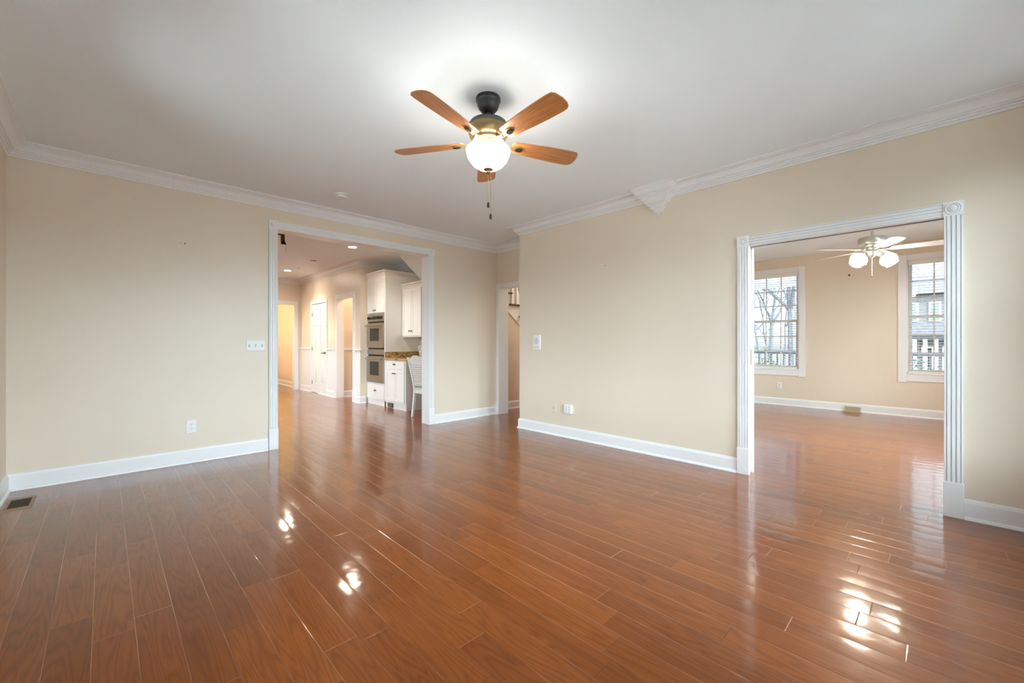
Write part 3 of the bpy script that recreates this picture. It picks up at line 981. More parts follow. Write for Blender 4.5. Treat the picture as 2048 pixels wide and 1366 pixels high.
# ------------------------------------------------------------------ sunroom fan
def fan_sun():
    C = (6.77, .616)
    root = thing('ceiling_fan', 'white ceiling fan with two lit frosted shades in the sunroom', 'ceiling fan', (C[0], C[1], ZC))
    b = M(); b.lathe([(0, 0), (.065, 0), (.066, -.02), (.05, -.05), (.02, -.062), (0, -.062)], seg=32); b.build('canopy', WHITEF, root)
    b = M(); b.tube([(0, 0, -.05), (0, 0, -.30)], .013, 12); b.lathe([(0, -.285), (.020, -.285), (.020, -.300), (0, -.300)], seg=16); b.build('downrod', NICKEL, root)
    b = M(); b.lathe([(0, -.295), (.10, -.298), (.132, -.308), (.136, -.318), (.136, -.372), (.128, -.385), (.10, -.392), (0, -.392)], seg=48)
    b.build('motor_housing', NICKEL, root, label='brushed nickel motor housing')
    b = M(); b.lathe([(0, -.392), (.075, -.392), (.078, -.405), (.070, -.418), (.072, -.438), (.052, -.452), (.056, -.480), (.045, -.500), (.040, -.525), (.020, -.545), (.008, -.555), (0, -.556)], seg=32)
    b.build('switch_housing', NICKEL, root)
    outline = [(.17, -.045), (.20, -.056), (.36, -.066), (.56, -.070), (.63, -.066), (.66, -.045), (.668, 0), (.66, .045), (.63, .066), (.56, .070), (.36, .066), (.20, .056), (.17, .045)]
    pitch = R(-11)

    def bl(z): return lambda x, y: (x, y * math.cos(pitch), y * math.sin(pitch) + z)
    bm_ = M(); bm_.prism(outline, bl(-.003), bl(.003))
    ir = M(); ir.prism([(.06, -.014), (.14, -.012), (.19, -.030), (.23, -.026), (.23, .026), (.19, .030), (.14, .012), (.06, .014)], bl(-.009), bl(-.004))
    ir.tube([(.07, 0, .02), (.10, 0, .0), (.15, 0, -.007)], .008, 8)
    base = PI / 2 - YAW
    # headings from the view direction, clockwise positive
    for k in range(5):
        hd = base - R(-160 + 72 * k)
        if k == 0: o = bm_.build('blade', WHITEF, root); i_ = ir.build('blade_iron', NICKEL, root); f0 = (o, i_)
        else:
            o = f0[0].copy(); i_ = f0[1].copy()
            for q in (o, i_): COL.objects.link(q); q.parent = root
        for q in (o, i_):
            q.location = (0, 0, -.455); q.rotation_euler = (0, 0, hd)
    for hdg, nm in ((-95, 'a'), (100, 'b')):
        a = base - R(hdg)
        d = Vector((math.cos(a), math.sin(a), 0))
        b = M(); b.tube([Vector((0, 0, -.47)) + d * .04, Vector((0, 0, -.475)) + d * .085, Vector((0, 0, -.50)) + d * .12, Vector((0, 0, -.525)) + d * .135], .007, 8)
        b.build('lamp_arm', NICKEL, root)
        ax = (d * .62 + Vector((0, 0, -.78))).normalized()
        m_ = Vector((0, 0, 1)).rotation_difference(ax).to_matrix()
        c = Vector((0, 0, -.515)) + d * .125
        prof = [(.022, 0), (.028, .010), (.052, .026), (.078, .050), (.090, .078), (.086, .105), (.070, .132), (.066, .145), (.069, .152)]
        inn = [(r - .004, z + .001) for r, z in prof]
        b = M(); b.lathe(prof + inn[::-1], c, 32, m_)
        sh = b.build('lamp_shade', GLASS2, root, label='glowing frosted glass shade')
        b = M(); b.lathe([(0, -.012), (.026, -.010), (.027, .008), (0, .008)], c, 20, m_)
        b.build('shade_collar', NICKEL, sh)
        l = bpy.data.lights.new('bulb', 'POINT'); l.energy = 30; l.color = (1.0, .88, .70); l.shadow_soft_size = .03
        o = bpy.data.objects.new('bulb', l); COL.objects.link(o); o.parent = root
        o.location = c + ax * .10
    for dx, ln in ((0, .22), (.075, .10)):
        a = base - R(-90)
        x, y = math.cos(a) * dx, math.sin(a) * dx
        zt = -.553 if dx == 0 else -.53
        b = M(); b.tube([(x, y, zt), (x, y, zt - ln)], .0028, 6)
        ch = b.build('pull_chain', WHITEF, root)
        b = M(); b.ball((x, y, zt - ln - .008), .008, 1.5)
        b.build('pull_knob', BRASS, ch)
    return root


fan_sun()

# ------------------------------------------------------------------ ceiling bits
sd = thing('smoke_detector', 'round white smoke detector on the living room ceiling', 'smoke detector', (1.832, 4.524, ZC))
b = M(); b.lathe([(0, 0), (.068, 0), (.068, -.008), (.062, -.012), (.060, -.030), (.050, -.040), (0, -.042)], seg=36); b.build('body', PLATE, sd)
b = M(); b.lathe([(.0612, -.014), (.0625, -.016), (.0615, -.019), (.060, -.019)], seg=36); b.build('vent_ring', PLATED, sd)
b = M(); b.tube([(.036, -.030, -.034), (.036, -.030, -.041)], .005, 8); b.build('test_button', PLATED, sd)


def can_light(x, y, lit, label):
    root = thing('recessed_light', label, 'recessed light', (x, y, ZC), group='recessed cans in the kitchen ceiling')
    b = M(); b.lathe([(.062, -.001), (.062, -.004), (.085, -.006), (.090, -.003), (.090, 0)], seg=36); b.build('trim_ring', PLATE, root)
    b = M(); b.lathe([(0, -.002), (.061, -.002), (.061, -.0005), (0, -.0005)], seg=32)
    b.build('lens', CANLENS if lit else BLK, root, label='glowing lens' if lit else 'dark unlit opening')
    if lit:
        l = bpy.data.lights.new('bulb', 'SPOT'); l.energy = 30; l.color = (1.0, .95, .86); l.spot_size = R(125); l.spot_blend = .6; l.shadow_soft_size = .05
        o = bpy.data.objects.new('bulb', l); COL.objects.link(o); o.parent = root; o.location = (0, 0, -.012)


can_light(2.97, 6.88, True, 'lit recessed can nearest the living room in the kitchen ceiling')
can_light(2.904, 10.115, True, 'lit recessed can deepest in the kitchen above the six-panel door')
can_light(2.913, 8.535, False, 'unlit dark recessed can in the kitchen ceiling between the lit ones')
can_light(1.2, 7.4, True, 'added unseen recessed can brightening the left part of the kitchen, nearer one')  # this can and the next are added out of view to brighten the kitchen
can_light(1.2, 9.6, True, 'added unseen recessed can brightening the left part of the kitchen, further one')
b = M(); b.lathe([(0, 0), (.055, 0), (.052, -.018), (.040, -.026), (0, -.026)], (0, 0, 0), 28)
o = b.build('smoke_detector', PLATE); o.location = (2.998, 9.591, ZC)
tag(o, 'small round detector on the kitchen ceiling beside the dark recessed can', 'smoke detector')

hk = thing('hanging_bracket', 'dark brown bracket hanging from the kitchen ceiling with a thin wire', 'bracket', (1.87, 6.743, ZC))
b = M(); b.box(-.022, .022, -.022, .022, -.155, 0); b.box(-.20, .0, -.022, .022, -.03, 0); b.build('post', DKWOOD, hk)
b = M(); b.prism([(-.022, -.155), (.045, -.155), (.022, -.11), (.0, -.11)], lambda x, z: (x, -.022, z), lambda x, z: (x, .022, z)); b.build('foot', DKWOOD, hk)
b = M(); b.tube([(.044, 0, -.15), (.046, 0, -.27)], .0018, 6); b.build('wire', PEWTER, hk)


# ------------------------------------------------------------------ plates
def plate(name, P, u0, u1, z0, z1, label, cat, kind):
    root = thing(name, label, cat, P((u0 + u1) / 2, (z0 + z1) / 2, 0))
    off = root.location.copy()
    uc, zc = (u0 + u1) / 2, (z0 + z1) / 2
    b = M(); b.pfrust(P, u0, u1, z0, z1, 0, .006, .004); b.build('face_plate', PAINT if kind == 'jack' else PLATE, root, off=off)
    if kind == 'switch3' or kind == 'switch1':
        n = 3 if kind == 'switch3' else 1
        for k in range(n):
            uu = u0 + (u1 - u0) * (k + .5) / n
            b = M(); b.pbox(P, uu - .0055, uu + .0055, zc - .013, zc + .013, .004, .0066); q = b.build('toggle_slot', PLATED, root, off=off)
            s = 1 if k != 1 else -1
            b = M(); b.hexa([P(uu - .004, zc - .007, .006), P(uu + .004, zc - .007, .006), P(uu + .004, zc + .007, .006), P(uu - .004, zc + .007, .006),
                             P(uu - .0035, zc - .004 + s * .006, .017), P(uu + .0035, zc - .004 + s * .006, .017), P(uu + .0035, zc + .004 + s * .006, .017), P(uu - .0035, zc + .004 + s * .006, .017)])
            b.build('toggle', PLATE, root, off=off)
    elif kind == 'outlet':
        for dz in (-.021, .021):
            b = M(); b.prism([(uc + .017 * math.cos(2 * PI * q / 20), zc + dz + .0145 * math.sin(2 * PI * q / 20)) for q in range(20)],
                             lambda u, z: P(u, z, .005), lambda u, z: P(u, z, .0085))
            rc = b.build('receptacle', PLATE, root, off=off)
            b = M()
            for du in (-.0065, .0065): b.pbox(P, uc + du - .0015, uc + du + .0015, zc + dz - .001, zc + dz + .008, .007, .009)
            b.pbox(P, uc - .0025, uc + .0025, zc + dz - .010, zc + dz - .005, .007, .009)
            b.build('slot', PLATED, rc, off=off)
    elif kind == 'jack':
        b = M(); b.pbox(P, uc - .006, uc + .006, zc - .006, zc + .006, .005, .0075); b.build('socket', PLATED, root, off=off)
    return root


plate('light_switch', PY(YA, -1), 1.082, 1.262, 1.092, 1.210, 'white triple toggle switch plate beside the kitchen opening', 'light switch', 'switch3')
plate('wall_outlet', PY(YA, -1), .572, .656, .288, .420, 'white double outlet low on the far left wall', 'outlet', 'outlet')
plate('wall_outlet', PX(SX, -1), 2.146, 2.224, .306, .432, 'white outlet below the left sunroom window', 'outlet', 'outlet')
plate('phone_jack', PX(XR, -1), 3.452, 3.526, .292, .400, 'small wall-coloured jack plate with one dark socket on the right wall', 'phone jack', 'jack')
plate('light_switch', PY(9.12, -1), 4.16, 4.24, 1.08, 1.20, 'white switch plate on the peach wall past the open doorway', 'light switch', 'switch1')
plate('light_switch', PX(3.62, -1), 12.62, 12.72, 1.34, 1.46, 'upper small switch plate on the warm passage wall', 'light switch', 'switch1')
plate('light_switch', PX(3.62, -1), 12.56, 12.72, 1.16, 1.26, 'lower wider switch plate on the warm passage wall', 'light switch', 'switch1')

# plug adapter on the right wall
ad_ = thing('plug_adapter', 'white multi-outlet plug adapter low on the long right wall', 'plug adapter', (XR, 3.246, .36))
P = PX(XR, -1)
b = M(); b.pbox(P, 3.188, 3.304, .305, .412, 0, .032); b.build('body', PLATE, ad_, off=ad_.location, bevel=.004)
for uu in (3.222, 3.270):
    for zz in (.328, .358, .389):
        b = M()
        for du in (-.006, .006): b.pbox(P, uu + du - .0015, uu + du + .0015, zz - .004, zz + .004, .031, .0328)
        b.pbox(P, uu - .002, uu + .002, zz - .010, zz - .006, .031, .0328)
        b.build('socket', PLATED, ad_, off=ad_.location)

# intercom
ic = thing('intercom', 'white wall intercom with a round speaker and two buttons', 'intercom', (XR, 3.785, 1.186))
b = M(); b.pfrust(P, 3.718, 3.852, 1.088, 1.284, 0, .014, .004); b.build('body', PLATE, ic, off=ic.location)
b = M()
b.prism([(3.785 + .044 * math.cos(2 * PI * q / 28), 1.206 + .044 * math.sin(2 * PI * q / 28)) for q in range(28)], lambda u, z: P(u, z, .013), lambda u, z: P(u, z, .0165))
b.build('speaker', mat('pale_grey_grille', (.62, .63, .64), .5), ic, off=ic.location)
for uu in (3.757, 3.815):
    b = M(); b.prism([(uu + .008 * math.cos(2 * PI * q / 14), 1.117 + .008 * math.sin(2 * PI * q / 14)) for q in range(14)], lambda u, z: P(u, z, .013), lambda u, z: P(u, z, .018))
    b.build('button', mat('grey_button', (.35, .34, .33), .5), ic, off=ic.location)


def anchor(P, u, z, r, label):
    b = M(); b.prism([(u + r * math.cos(2 * PI * q / 12), z + r * math.sin(2 * PI * q / 12)) for q in range(12)], lambda a, c: P(a, c, -.001), lambda a, c: P(a, c, .003))
    o = b.build('wall_anchor', PLATED, off=P(u, z, 0))
    tag(o, label, 'wall anchor', 'picture hanging marks left in the walls')


anchor(PY(YA, -1), .565, 2.152, .006, 'dark nail mark high on the far left wall')
anchor(PY(YA, -1), .532, 2.154, .0035, 'fainter nail mark just left of the dark one on the far wall')
anchor(PX(XR, -1), 2.716, 2.071, .0045, 'nail mark high on the long right wall')
anchor(PX(SX, -1), 1.140, 2.349, .016, 'dark mark on the sunroom wall under the white fan')


# ------------------------------------------------------------------ floor vents
def floor_vent(x0, x1, y0, y1, label):
    root = thing('floor_vent', label, 'floor vent', ((x0 + x1) / 2, (y0 + y1) / 2, 0))
    off = root.location.copy()
    b = M()
    for a, c, d, e in ((x0, x1, y0, y0 + .045), (x0, x1, y1 - .045, y1), (x0, x0 + .018, y0 + .045, y1 - .045), (x1 - .018, x1, y0 + .045, y1 - .045)):
        b.box(a, c, d, e, .0, .005)
    b.build('frame', mat('tan_register_metal', (.30, .19, .09), .4, .4), root, off=off)
    b = M(); b.box(x0 + .01, x1 - .01, y0 + .03, y1 - .03, .0004, .0012); b.build('duct_opening', BLK, root, off=off)
    b = M()
    n = 14
    for k in range(n):
        yy = y0 + .05 + (y1 - y0 - .10) * k / (n - 1)
        b.box(x0 + .018, x1 - .018, yy - .0022, yy + .0022, .001, .0042)
    b.build('louvers', mat('brown_register_louver', (.06, .035, .018), .5, .4), root, off=off)


floor_vent(-.515, -.375, 4.56, 4.88, 'brown metal floor register in the dark left corner')
sv_ = thing('wall_vent', 'tan metal register standing against the sunroom baseboard', 'wall vent', (SX - .03, 1.086, 0))
TAN = mat('tan_enamel', (.42, .34, .22), .45, .2)
b = M(); b.prism([(SX - .018, 0), (SX - .075, 0), (SX - .068, .014), (SX - .030, .085), (SX - .018, .085)], lambda x, z: (x, .982, z), lambda x, z: (x, 1.190, z))
b.build('body', TAN, sv_, off=sv_.location)
b = M()
for k in range(12):
    yy = 1.0 + .172 * k / 11
    b.hexa([(SX - .0675, yy - .004, .017), (SX - .0675, yy + .004, .017), (SX - .034, yy + .004, .079), (SX - .034, yy - .004, .079),
            (SX - .0695, yy - .004, .016), (SX - .0695, yy + .004, .016), (SX - .036, yy + .004, .078), (SX - .036, yy - .004, .078)])
b.build('louvers', mat('tan_louver', (.30, .24, .15), .5), sv_, off=sv_.location)

# ------------------------------------------------------------------ stairs in the hall
st = thing('staircase', 'white staircase with dark treads and white balusters seen through the hall doorway', 'staircase', (5.5, 5.40, 0))
off = st.location.copy()
TR = [(4.93 + .245 * k - .245 * 2, 2.08 + .205 * 2 - .205 * k) for k in range(11)]
TR = [(x, z) for x, z in TR if z < 2.7]
b = M()
b.prism([(4.87, 2.62), (4.87, 1.975), (7.0, .205), (7.25, .0), (7.5, 0), (7.5, .2)], lambda x, z: (x, 5.405, z), lambda x, z: (x, 5.419, z))
b.build('stringer', TRIM, st, off=off)
for x, z in TR:
    x0 = max(x, 4.87)
    b = M(); b.box(x0, x + .30, 5.36, 5.4045, z - .028, z); b.build('tread', DKWOOD, st, off=off, bevel=.004, label='dark stained tread end')
    for dx in (.06, .18):
        if x + dx > 4.9 and z < 2.2:
            b = M(); b.box(x + dx - .016, x + dx + .016, 5.375, 5.402, z + .0005, min(z + .86, 2.7)); b.build('baluster', TRIM, st, off=off)

# sloped soffit of the stairs in the kitchen
b = M()
b.prism([(3.90, ZC - .001), (4.448, 2.325), (4.448, ZC - .001)], lambda x, z: (x, YA + .161, z), lambda x, z: (x, 7.0, z))
struct('ceiling_soffit', b, CEIL, 'white sloped underside of the stairs above the kitchen desk', 'soffit')


# ------------------------------------------------------------------ kitchen cabinets
CF = 3.72
KW = KB - .004
PC = PX(CF, -1)


def shaker(name, P, u0, u1, z0, z1, parent, off, fr=.055, flat=False):
    b = M()
    if flat:
        b.pbox(P, u0, u1, z0, z1, 0, .019)
    else:
        b.pbox(P, u0, u1, z0, z1, 0, .012)
        b.pbox(P, u0, u0 + fr, z0, z1, .012, .020); b.pbox(P, u1 - fr, u1, z0, z1, .012, .020)
        b.pbox(P, u0 + fr, u1 - fr, z0, z0 + fr, .012, .020); b.pbox(P, u0 + fr, u1 - fr, z1 - fr, z1, .012, .020)
    return b.build(name, CABW, parent, off=off, bevel=.0015)


def knob(P, u, z, parent, off):
    b = M()
    c0 = Vector(P(u, z, .018)); c1 = Vector(P(u, z, .034))
    b.tube([c0, c1], .006, 8)
    b.ball(P(u, z, .042), .014, .9, 12)
    b.build('knob', PEWTER, parent, off=off, label='dark metal knob')


def cup_pull(P, u, z, parent, off):
    b = M(); seg = 8; vs = []; fs = []
    for i in range(seg + 1):
        a = PI * i / seg
        for j in range(5):
            q = PI / 2 * j / 4
            vs.append(P(u + .045 * math.cos(a) * math.cos(q * .2), z + .030 * math.sin(a) * math.cos(q), .019 + .026 * math.sin(q) * (0.4 + .6 * math.sin(a))))
    for i in range(seg):
        for j in range(4): fs.append((i * 5 + j, (i + 1) * 5 + j, (i + 1) * 5 + j + 1, i * 5 + j + 1))
    b.add(vs, fs)
    b.build('cup_pull', PEWTER, parent, off=off, label='dark cup pull')


CORN = [(0, 0), (.006, 0), (.010, .010), (.016, .030), (.030, .055), (.045, .066), (.055, .070), (.055, .085), (0, .085)]


def cab_crown(x0, x1, y0, y1, z, left=False):
    # runs round the front (-X) and the -Y side; outside is on the left of the path
    b = M()
    path = [(x0, y1), (x0, y0), (x1, y0)]
    path = path[::-1]
    b.sweep(path[::-1], [(-a, z + h) for a, h in CORN])
    return b


# tall oven cabinet
TY0, TY1 = 7.19, 7.925
tc_ = thing('oven_cabinet', 'tall white cabinet holding the double wall oven', 'cabinet', (CF + .3, (TY0 + TY1) / 2, 0))
off = tc_.location.copy()
OVZ = (.425, 1.715)
OY = (TY0 + .035, TY1 - .045)
b = M()
b.box(CF, KW, TY0, TY0 + .019, 0, 2.44); b.box(CF, KW, TY1 - .019, TY1, 0, 2.44)
b.box(CF, KW, TY0 + .019, TY1 - .019, .10, .12); b.box(CF, KW, TY0 + .019, TY1 - .019, .40, .42)
b.box(CF, KW, TY0 + .019, TY1 - .019, 1.72, 1.74); b.box(CF, KW, TY0 + .019, TY1 - .019, 2.42, 2.44)
b.box(KB - .016, KB - .005, TY0 + .019, TY1 - .019, .10, 2.42)
b.box(CF, CF + .02, TY0 + .019, OY[0], .12, 2.42); b.box(CF, CF + .02, OY[1], TY1 - .019, .12, 2.42)
b.box(CF, CF + .02, OY[0], OY[1], 2.36, 2.42)
b.build('carcass', CABW, tc_, off=off)
b = M(); b.box(CF + .05, CF + .065, TY0 + .019, TY1 - .019, 0, .10); b.box(CF + .0, CF + .02, TY0, TY1, .0, .10); b.build('toe_kick', CABW, tc_, off=off)
ym = (OY[0] + OY[1]) / 2
for a, c, s in ((OY[0] - .012, ym - .002, 1), (ym + .002, OY[1] + .012, -1)):
    d = shaker('door', PC, a, c, 1.745, 2.38, tc_, off)
    knob(PC, (c - .035) if s > 0 else (a + .035), 1.80, d, off)
d = shaker('drawer', PC, OY[0] - .012, OY[1] + .012, .115, .400, tc_, off, flat=True)
cup_pull(PC, ym, .265, d, off)
b = cab_crown(CF, KW, TY0, TY1, 2.44); b.box(CF - .03, KW, TY0 - .03, TY1, 2.512, 2.524); b.build('cornice', CABW, tc_, off=off)

# double oven
ov = thing('double_oven', 'stainless steel double wall oven with two dark windows', 'oven', (CF, ym, OVZ[0]))
off = ov.location.copy()
b = M(); b.pbox(PC, OY[0] + .001, OY[1] - .001, OVZ[0], OVZ[1], -.5, .004); b.build('body', BLK, ov, off=off)
b = M(); b.pbox(PC, OY[0], OY[1], 1.585, 1.713, .004, .022); cpn = b.build('control_panel', STEEL, ov, off=off, bevel=.003)
W_ = OY[1] - OY[0]
for fq in (.10, .22, .66, .78, .90):
    uu = OY[1] - fq * W_ if False else OY[0] + (1 - fq) * W_
    b = M(); b.tube([P_ for P_ in (Vector(PC(uu, 1.655, .022)), Vector(PC(uu, 1.655, .046)))], .024, 18); b.build('knob', BLK, cpn, off=off)
b = M(); b.pbox(PC, OY[0] + (1 - .56) * W_, OY[0] + (1 - .32) * W_, 1.628, 1.685, .022, .0245); b.build('display', BLKGL, cpn, off=off)


def oven_door(z0, z1, parent):
    b = M()
    wu0, wu1, wz0, wz1 = OY[0] + .15, OY[1] - .13, z0 + .13, z1 - .10
    for a, c, d, e in ((OY[0], wu0, z0, z1), (wu1, OY[1], z0, z1), (wu0, wu1, z0, wz0), (wu0, wu1, wz1, z1)):
        b.pbox(PC, a, c, d, e, .004, .034)
    dd = b.build('oven_door', STEEL, parent, off=off)
    b = M(); b.pbox(PC, wu0, wu1, wz0, wz1, .010, .032); b.build('oven_window', BLKGL, dd, off=off, label='dark oven glass')
    b = M()
    zh = z1 - .045
    b.tube([PC(OY[0] + .03, zh, .078), PC(OY[1] - .03, zh, .078)], .012, 12)
    for uu in (OY[0] + .06, OY[1] - .06): b.tube([PC(uu, zh, .033), PC(uu, zh, .078)], .009, 8)
    b.build('oven_handle', STEEL, dd, off=off)


oven_door(1.085, 1.555, ov)
b = M(); b.pbox(PC, OY[0], OY[1], .960, 1.055, .004, .024); b.build('middle_panel', STEEL, ov, off=off)
oven_door(.432, .925, ov)

# base cabinet with drawer and two doors
BY0, BY1 = 6.45, 7.186
bc_ = thing('base_cabinet', 'white base cabinet with one drawer and two doors beside the oven', 'cabinet', (CF + .3, (BY0 + BY1) / 2, 0))
off = bc_.location.copy()
b = M()
b.box(CF, KW, BY0, BY1, .10, .868)
b.build('carcass', CABW, bc_, off=off)
b = M(); b.box(CF + .01, KW, BY0 + .002, BY1 - .002, 0, .10); b.build('toe_kick', CABW, bc_, off=off)
d = shaker('drawer', PC, BY0 + .03, BY1 - .05, .715, .855, bc_, off, flat=True)
cup_pull(PC, (BY0 + BY1) / 2, .785, d, off)
bm2 = (BY0 + BY1) / 2 - .01
for a, c, s in ((BY0 + .03, bm2 - .002, 1), (bm2 + .002, BY1 - .05, -1)):
    d = shaker('door', PC, a, c, .125, .700, bc_, off)
    knob(PC, (c - .030) if s > 0 else (a + .030), .635, d, off)
tv = thing('toe_kick_vent', 'small grey grille at the foot of the white base cabinet', 'vent', (CF - .02, 6.98, 0))
b = M(); b.box(CF - .012, CF + .0095, 6.90, 7.08, .012, .088); b.build('frame', PEWTER, tv, off=tv.location)
b = M()
for q in range(6): b.box(CF - .018, CF - .0125, 6.91, 7.07, .018 + q * .012, .023 + q * .012)
b.build('louvers', NICKEL, tv, off=tv.location)

# worktop continues over the desk
wt = thing('worktop', 'speckled brown granite worktop with a low splashback', 'worktop', (CF + .3, 6.3, .87))
off = wt.location.copy()
b = M(); b.box(CF - .03, KW, 5.36, TY0 - .001, .8685, .905); b.build('slab', GRANITE, wt, off=off, bevel=.004)
b = M(); b.box(KB - .024, KW, 5.36, TY0 - .022, .905, 1.012); b.box(CF - .01, KW, TY0 - .022, TY0 - .001, .905, 1.012); b.build('splashback', GRANITE, wt, off=off)
# desk support at the far side
b = M(); b.box(CF + .02, KB - .006, 5.365, 5.40, 0, .868); b.build('support_panel', CABW, wt, off=off, label='white end panel')
b = M(); b.box(CF + .05, CF + .07, 5.40, BY0 - .001, .80, .868); b.build('apron', CABW, wt, off=off, label='white apron board')
dbk = M(); dbk.sweep([(KB, 5.401), (KB, BY0 - .001)], BASE)
struct('baseboard_desk', dbk, TRIM, 'white baseboard in the knee space under the kitchen desk', 'baseboard')

# upper cabinet
UF = 4.08
PU = PX(UF, -1)
UY0, UY1 = 6.50, 7.186
uc_ = thing('wall_cabinet', 'white two-door wall cabinet right of the tall oven cabinet', 'cabinet', (UF + .18, (UY0 + UY1) / 2, 1.29))
off = uc_.location.copy()
b = M(); b.box(UF, KB - .001, UY0, UY1, 1.285, 2.20); b.build('carcass', CABW, uc_, off=off)
um = 6.855
for a, c, s in ((UY0 + .02, um - .004, 1), (um + .004, UY1 - .02, -1)):
    d = shaker('door', PU, a, c, 1.31, 2.185, uc_, off)
    knob(PU, (c - .032) if s > 0 else (a + .032), 1.40, d, off)
b = cab_crown(UF, KB - .001, UY0, UY1, 2.20); b.box(UF - .03, KB - .001, UY0 - .03, UY1, 2.272, 2.284); b.build('cornice', CABW, uc_, off=off)

# vase
vz = thing('vase', 'speckled cut-glass vase of pebbles on the granite worktop behind the white chair', 'vase', (4.20, 6.70, .9055))
b = M(); b.lathe([(0, 0), (.045, 0), (.050, .006), (.048, .03), (.056, .08), (.068, .15), (.078, .20), (.074, .205), (.060, .15), (.050, .08), (.038, .03), (0, .02)], seg=24)
b.build('body', CRYSTAL, vz)
b = M(); rg = random.Random(3)
for q in range(26):
    a = rg.uniform(0, 2 * PI); r_ = rg.uniform(.0, .06); b.ball((r_ * math.cos(a), r_ * math.sin(a), .19 + .055 * rg.random() * (1 - r_ * 8)), rg.uniform(.016, .024), seg=8)
b.build('glass_pebbles', CRYSTAL, vz)


# ------------------------------------------------------------------ desk chair (its back towards the opening)
def chair():
    root = thing('desk_chair', 'white ladder-back chair with a curved crest at the kitchen desk', 'chair', (3.60, 5.745, 0), R(6))
    W = .182
    def backx(z):       # local x of the back frame, facing +x
        if z < .44: return -.05 * (1 - z / .44) ** 1.4 * 1.0
        return -.135 * ((z - .44) / .56) ** 1.15
    zs = [0, .1, .2, .3, .4, .46, .55, .65, .75, .85, .95]
    for s in (-1, 1):
        b = M()
        rings = []
        for z in zs:
            w1 = .017 + .006 * (1 - abs(z - .46) / .5)
            x = backx(z); y = s * (W - .0 + .012 * max(0, (z - .46)) / .5)
            rings.append([(x - w1, y - .015, z), (x + w1, y - .015, z), (x + w1, y + .015, z), (x - w1, y + .015, z)])
        vs = [p for r in rings for p in r]; fs = []
        for i in range(len(zs) - 1):
            for k in range(4):
                l = (k + 1) % 4
                fs.append((i * 4 + k, i * 4 + l, (i + 1) * 4 + l, (i + 1) * 4 + k))
        fs += [(0, 1, 2, 3), tuple(len(vs) - 4 + k for k in range(4))]
        b.add(vs, fs); b.build('rear_leg', CABW, root, bevel=.003, smooth=40)
    for s in (-1, 1):
        b = M(); b.tube([(.38, s * .168, 0), (.378, s * .168, .2), (.375, s * .166, .42)], [.014, .019, .022], 12); b.build('front_leg', CABW, root)
    b = M(); b.box(-.01, .41, -.192, .192, .435, .462); b.build('seat', CABW, root, bevel=.008)
    b = M()
    for s in (-1, 1): b.box(.02, .37, s * .165 - .010, s * .165 + .010, .375, .435)
    b.box(.362, .382, -.155, .155, .375, .435); b.box(-.012, .008, -.17, .17, .375, .435)
    b.build('apron', CABW, root)
    # crest rail with an arched top
    top = [(-W + .016 + (2 * W - .032) * q / 16) for q in range(17)]
    poly = [(y, .90 + .085 * math.cos(y / W * PI / 2) ** 0.8 if abs(y) < W else .90) for y in top] + [(W - .016, .845), (0, .835), (-W + .016, .845)]
    b = M(); b.prism(poly, lambda y, z: (backx(z) - .009, y, z), lambda y, z: (backx(z) + .009, y, z)); b.build('crest_rail', CABW, root)
    for q in range(10):
        z = .505 + q * .034
        b = M()
        b.hexa([(backx(z) - .006, -W + .014, z - .010), (backx(z) - .006, W - .014, z - .010), (backx(z) + .010, W - .014, z - .004), (backx(z) + .010, -W + .014, z - .004),
                (backx(z) - .014, -W + .014, z + .014), (backx(z) - .014, W - .014, z + .014), (backx(z) + .002, W - .014, z + .020), (backx(z) + .002, -W + .014, z + .020)])
        b.build('back_slat', CABW, root)
    return root


chair()

# ------------------------------------------------------------------ porch and garden seen through the sunroom windows
g = M(); g.box(-60, 90, -70, 70, -.75, -.70)
struct('ground', g, LEAFL, 'winter lawn with leaf litter around the house', 'ground')
pt_ = M(); pt_.box(-9, XL - .16, -9, YA, -.70, -.12); pt_.box(XL - .16, XR + 3, -9, YB - .16, -.70, -.12)  # added reflector slab, bounces daylight through unseen windows onto the ceiling
struct('bounce_slab', pt_, mottle(mat('pale_bounce_finish', (.80, .79, .77), .9), 2, .04), 'pale slab added outside the unseen living room windows to bounce daylight upward', 'bounce_slab')
pf = M(); pf.box(SX + .14, 11.6, -4.5, 6.5, -.2, -.05)
struct('porch_floor', pf, PORCHW, 'painted porch floor outside the sunroom windows', 'porch floor')
pc = M(); pc.box(SX + .14, 11.75, -4.5, 6.5, 2.62, 2.72); pc.box(11.3, 11.5, -4.5, 6.5, 2.50, 2.62)
struct('porch_ceiling', pc, PORCHC, 'pale grey porch ceiling outside the sunroom windows', 'porch ceiling')
rl = thing('porch_railing', 'slate grey porch railing with balusters outside the sunroom', 'railing', (11.4, 1.0, -.05))
b = M(); b.box(11.36, 11.44, -4.4, 6.4, .92, .965); b.build('top_rail', RAIL, rl, off=rl.location)
b = M(); b.box(11.37, 11.43, -4.4, 6.4, .04, .09); b.build('bottom_rail', RAIL, rl, off=rl.location)
for q in range(84):
    y = -4.3 + q * .128
    if -1.4 < y < 5.2:
        b = M(); b.box(11.38, 11.42, y - .019, y + .019, .09, .92); b.build('baluster', RAIL, rl, off=rl.location)
for y, lb in ((-4.3, 'far right'), (4.9, 'left')):
    b = M(); b.box(11.31, 11.49, y - .09, y + .09, -.05, 2.50); b.box(11.28, 11.52, y - .12, y + .12, -.05, .12); b.box(11.28, 11.52, y - .12, y + .12, 2.40, 2.50)
    tag(b.build('porch_post', PORCHW, bevel=.004), 'square porch post at the %s end of the railing' % lb, 'post', kind='structure')


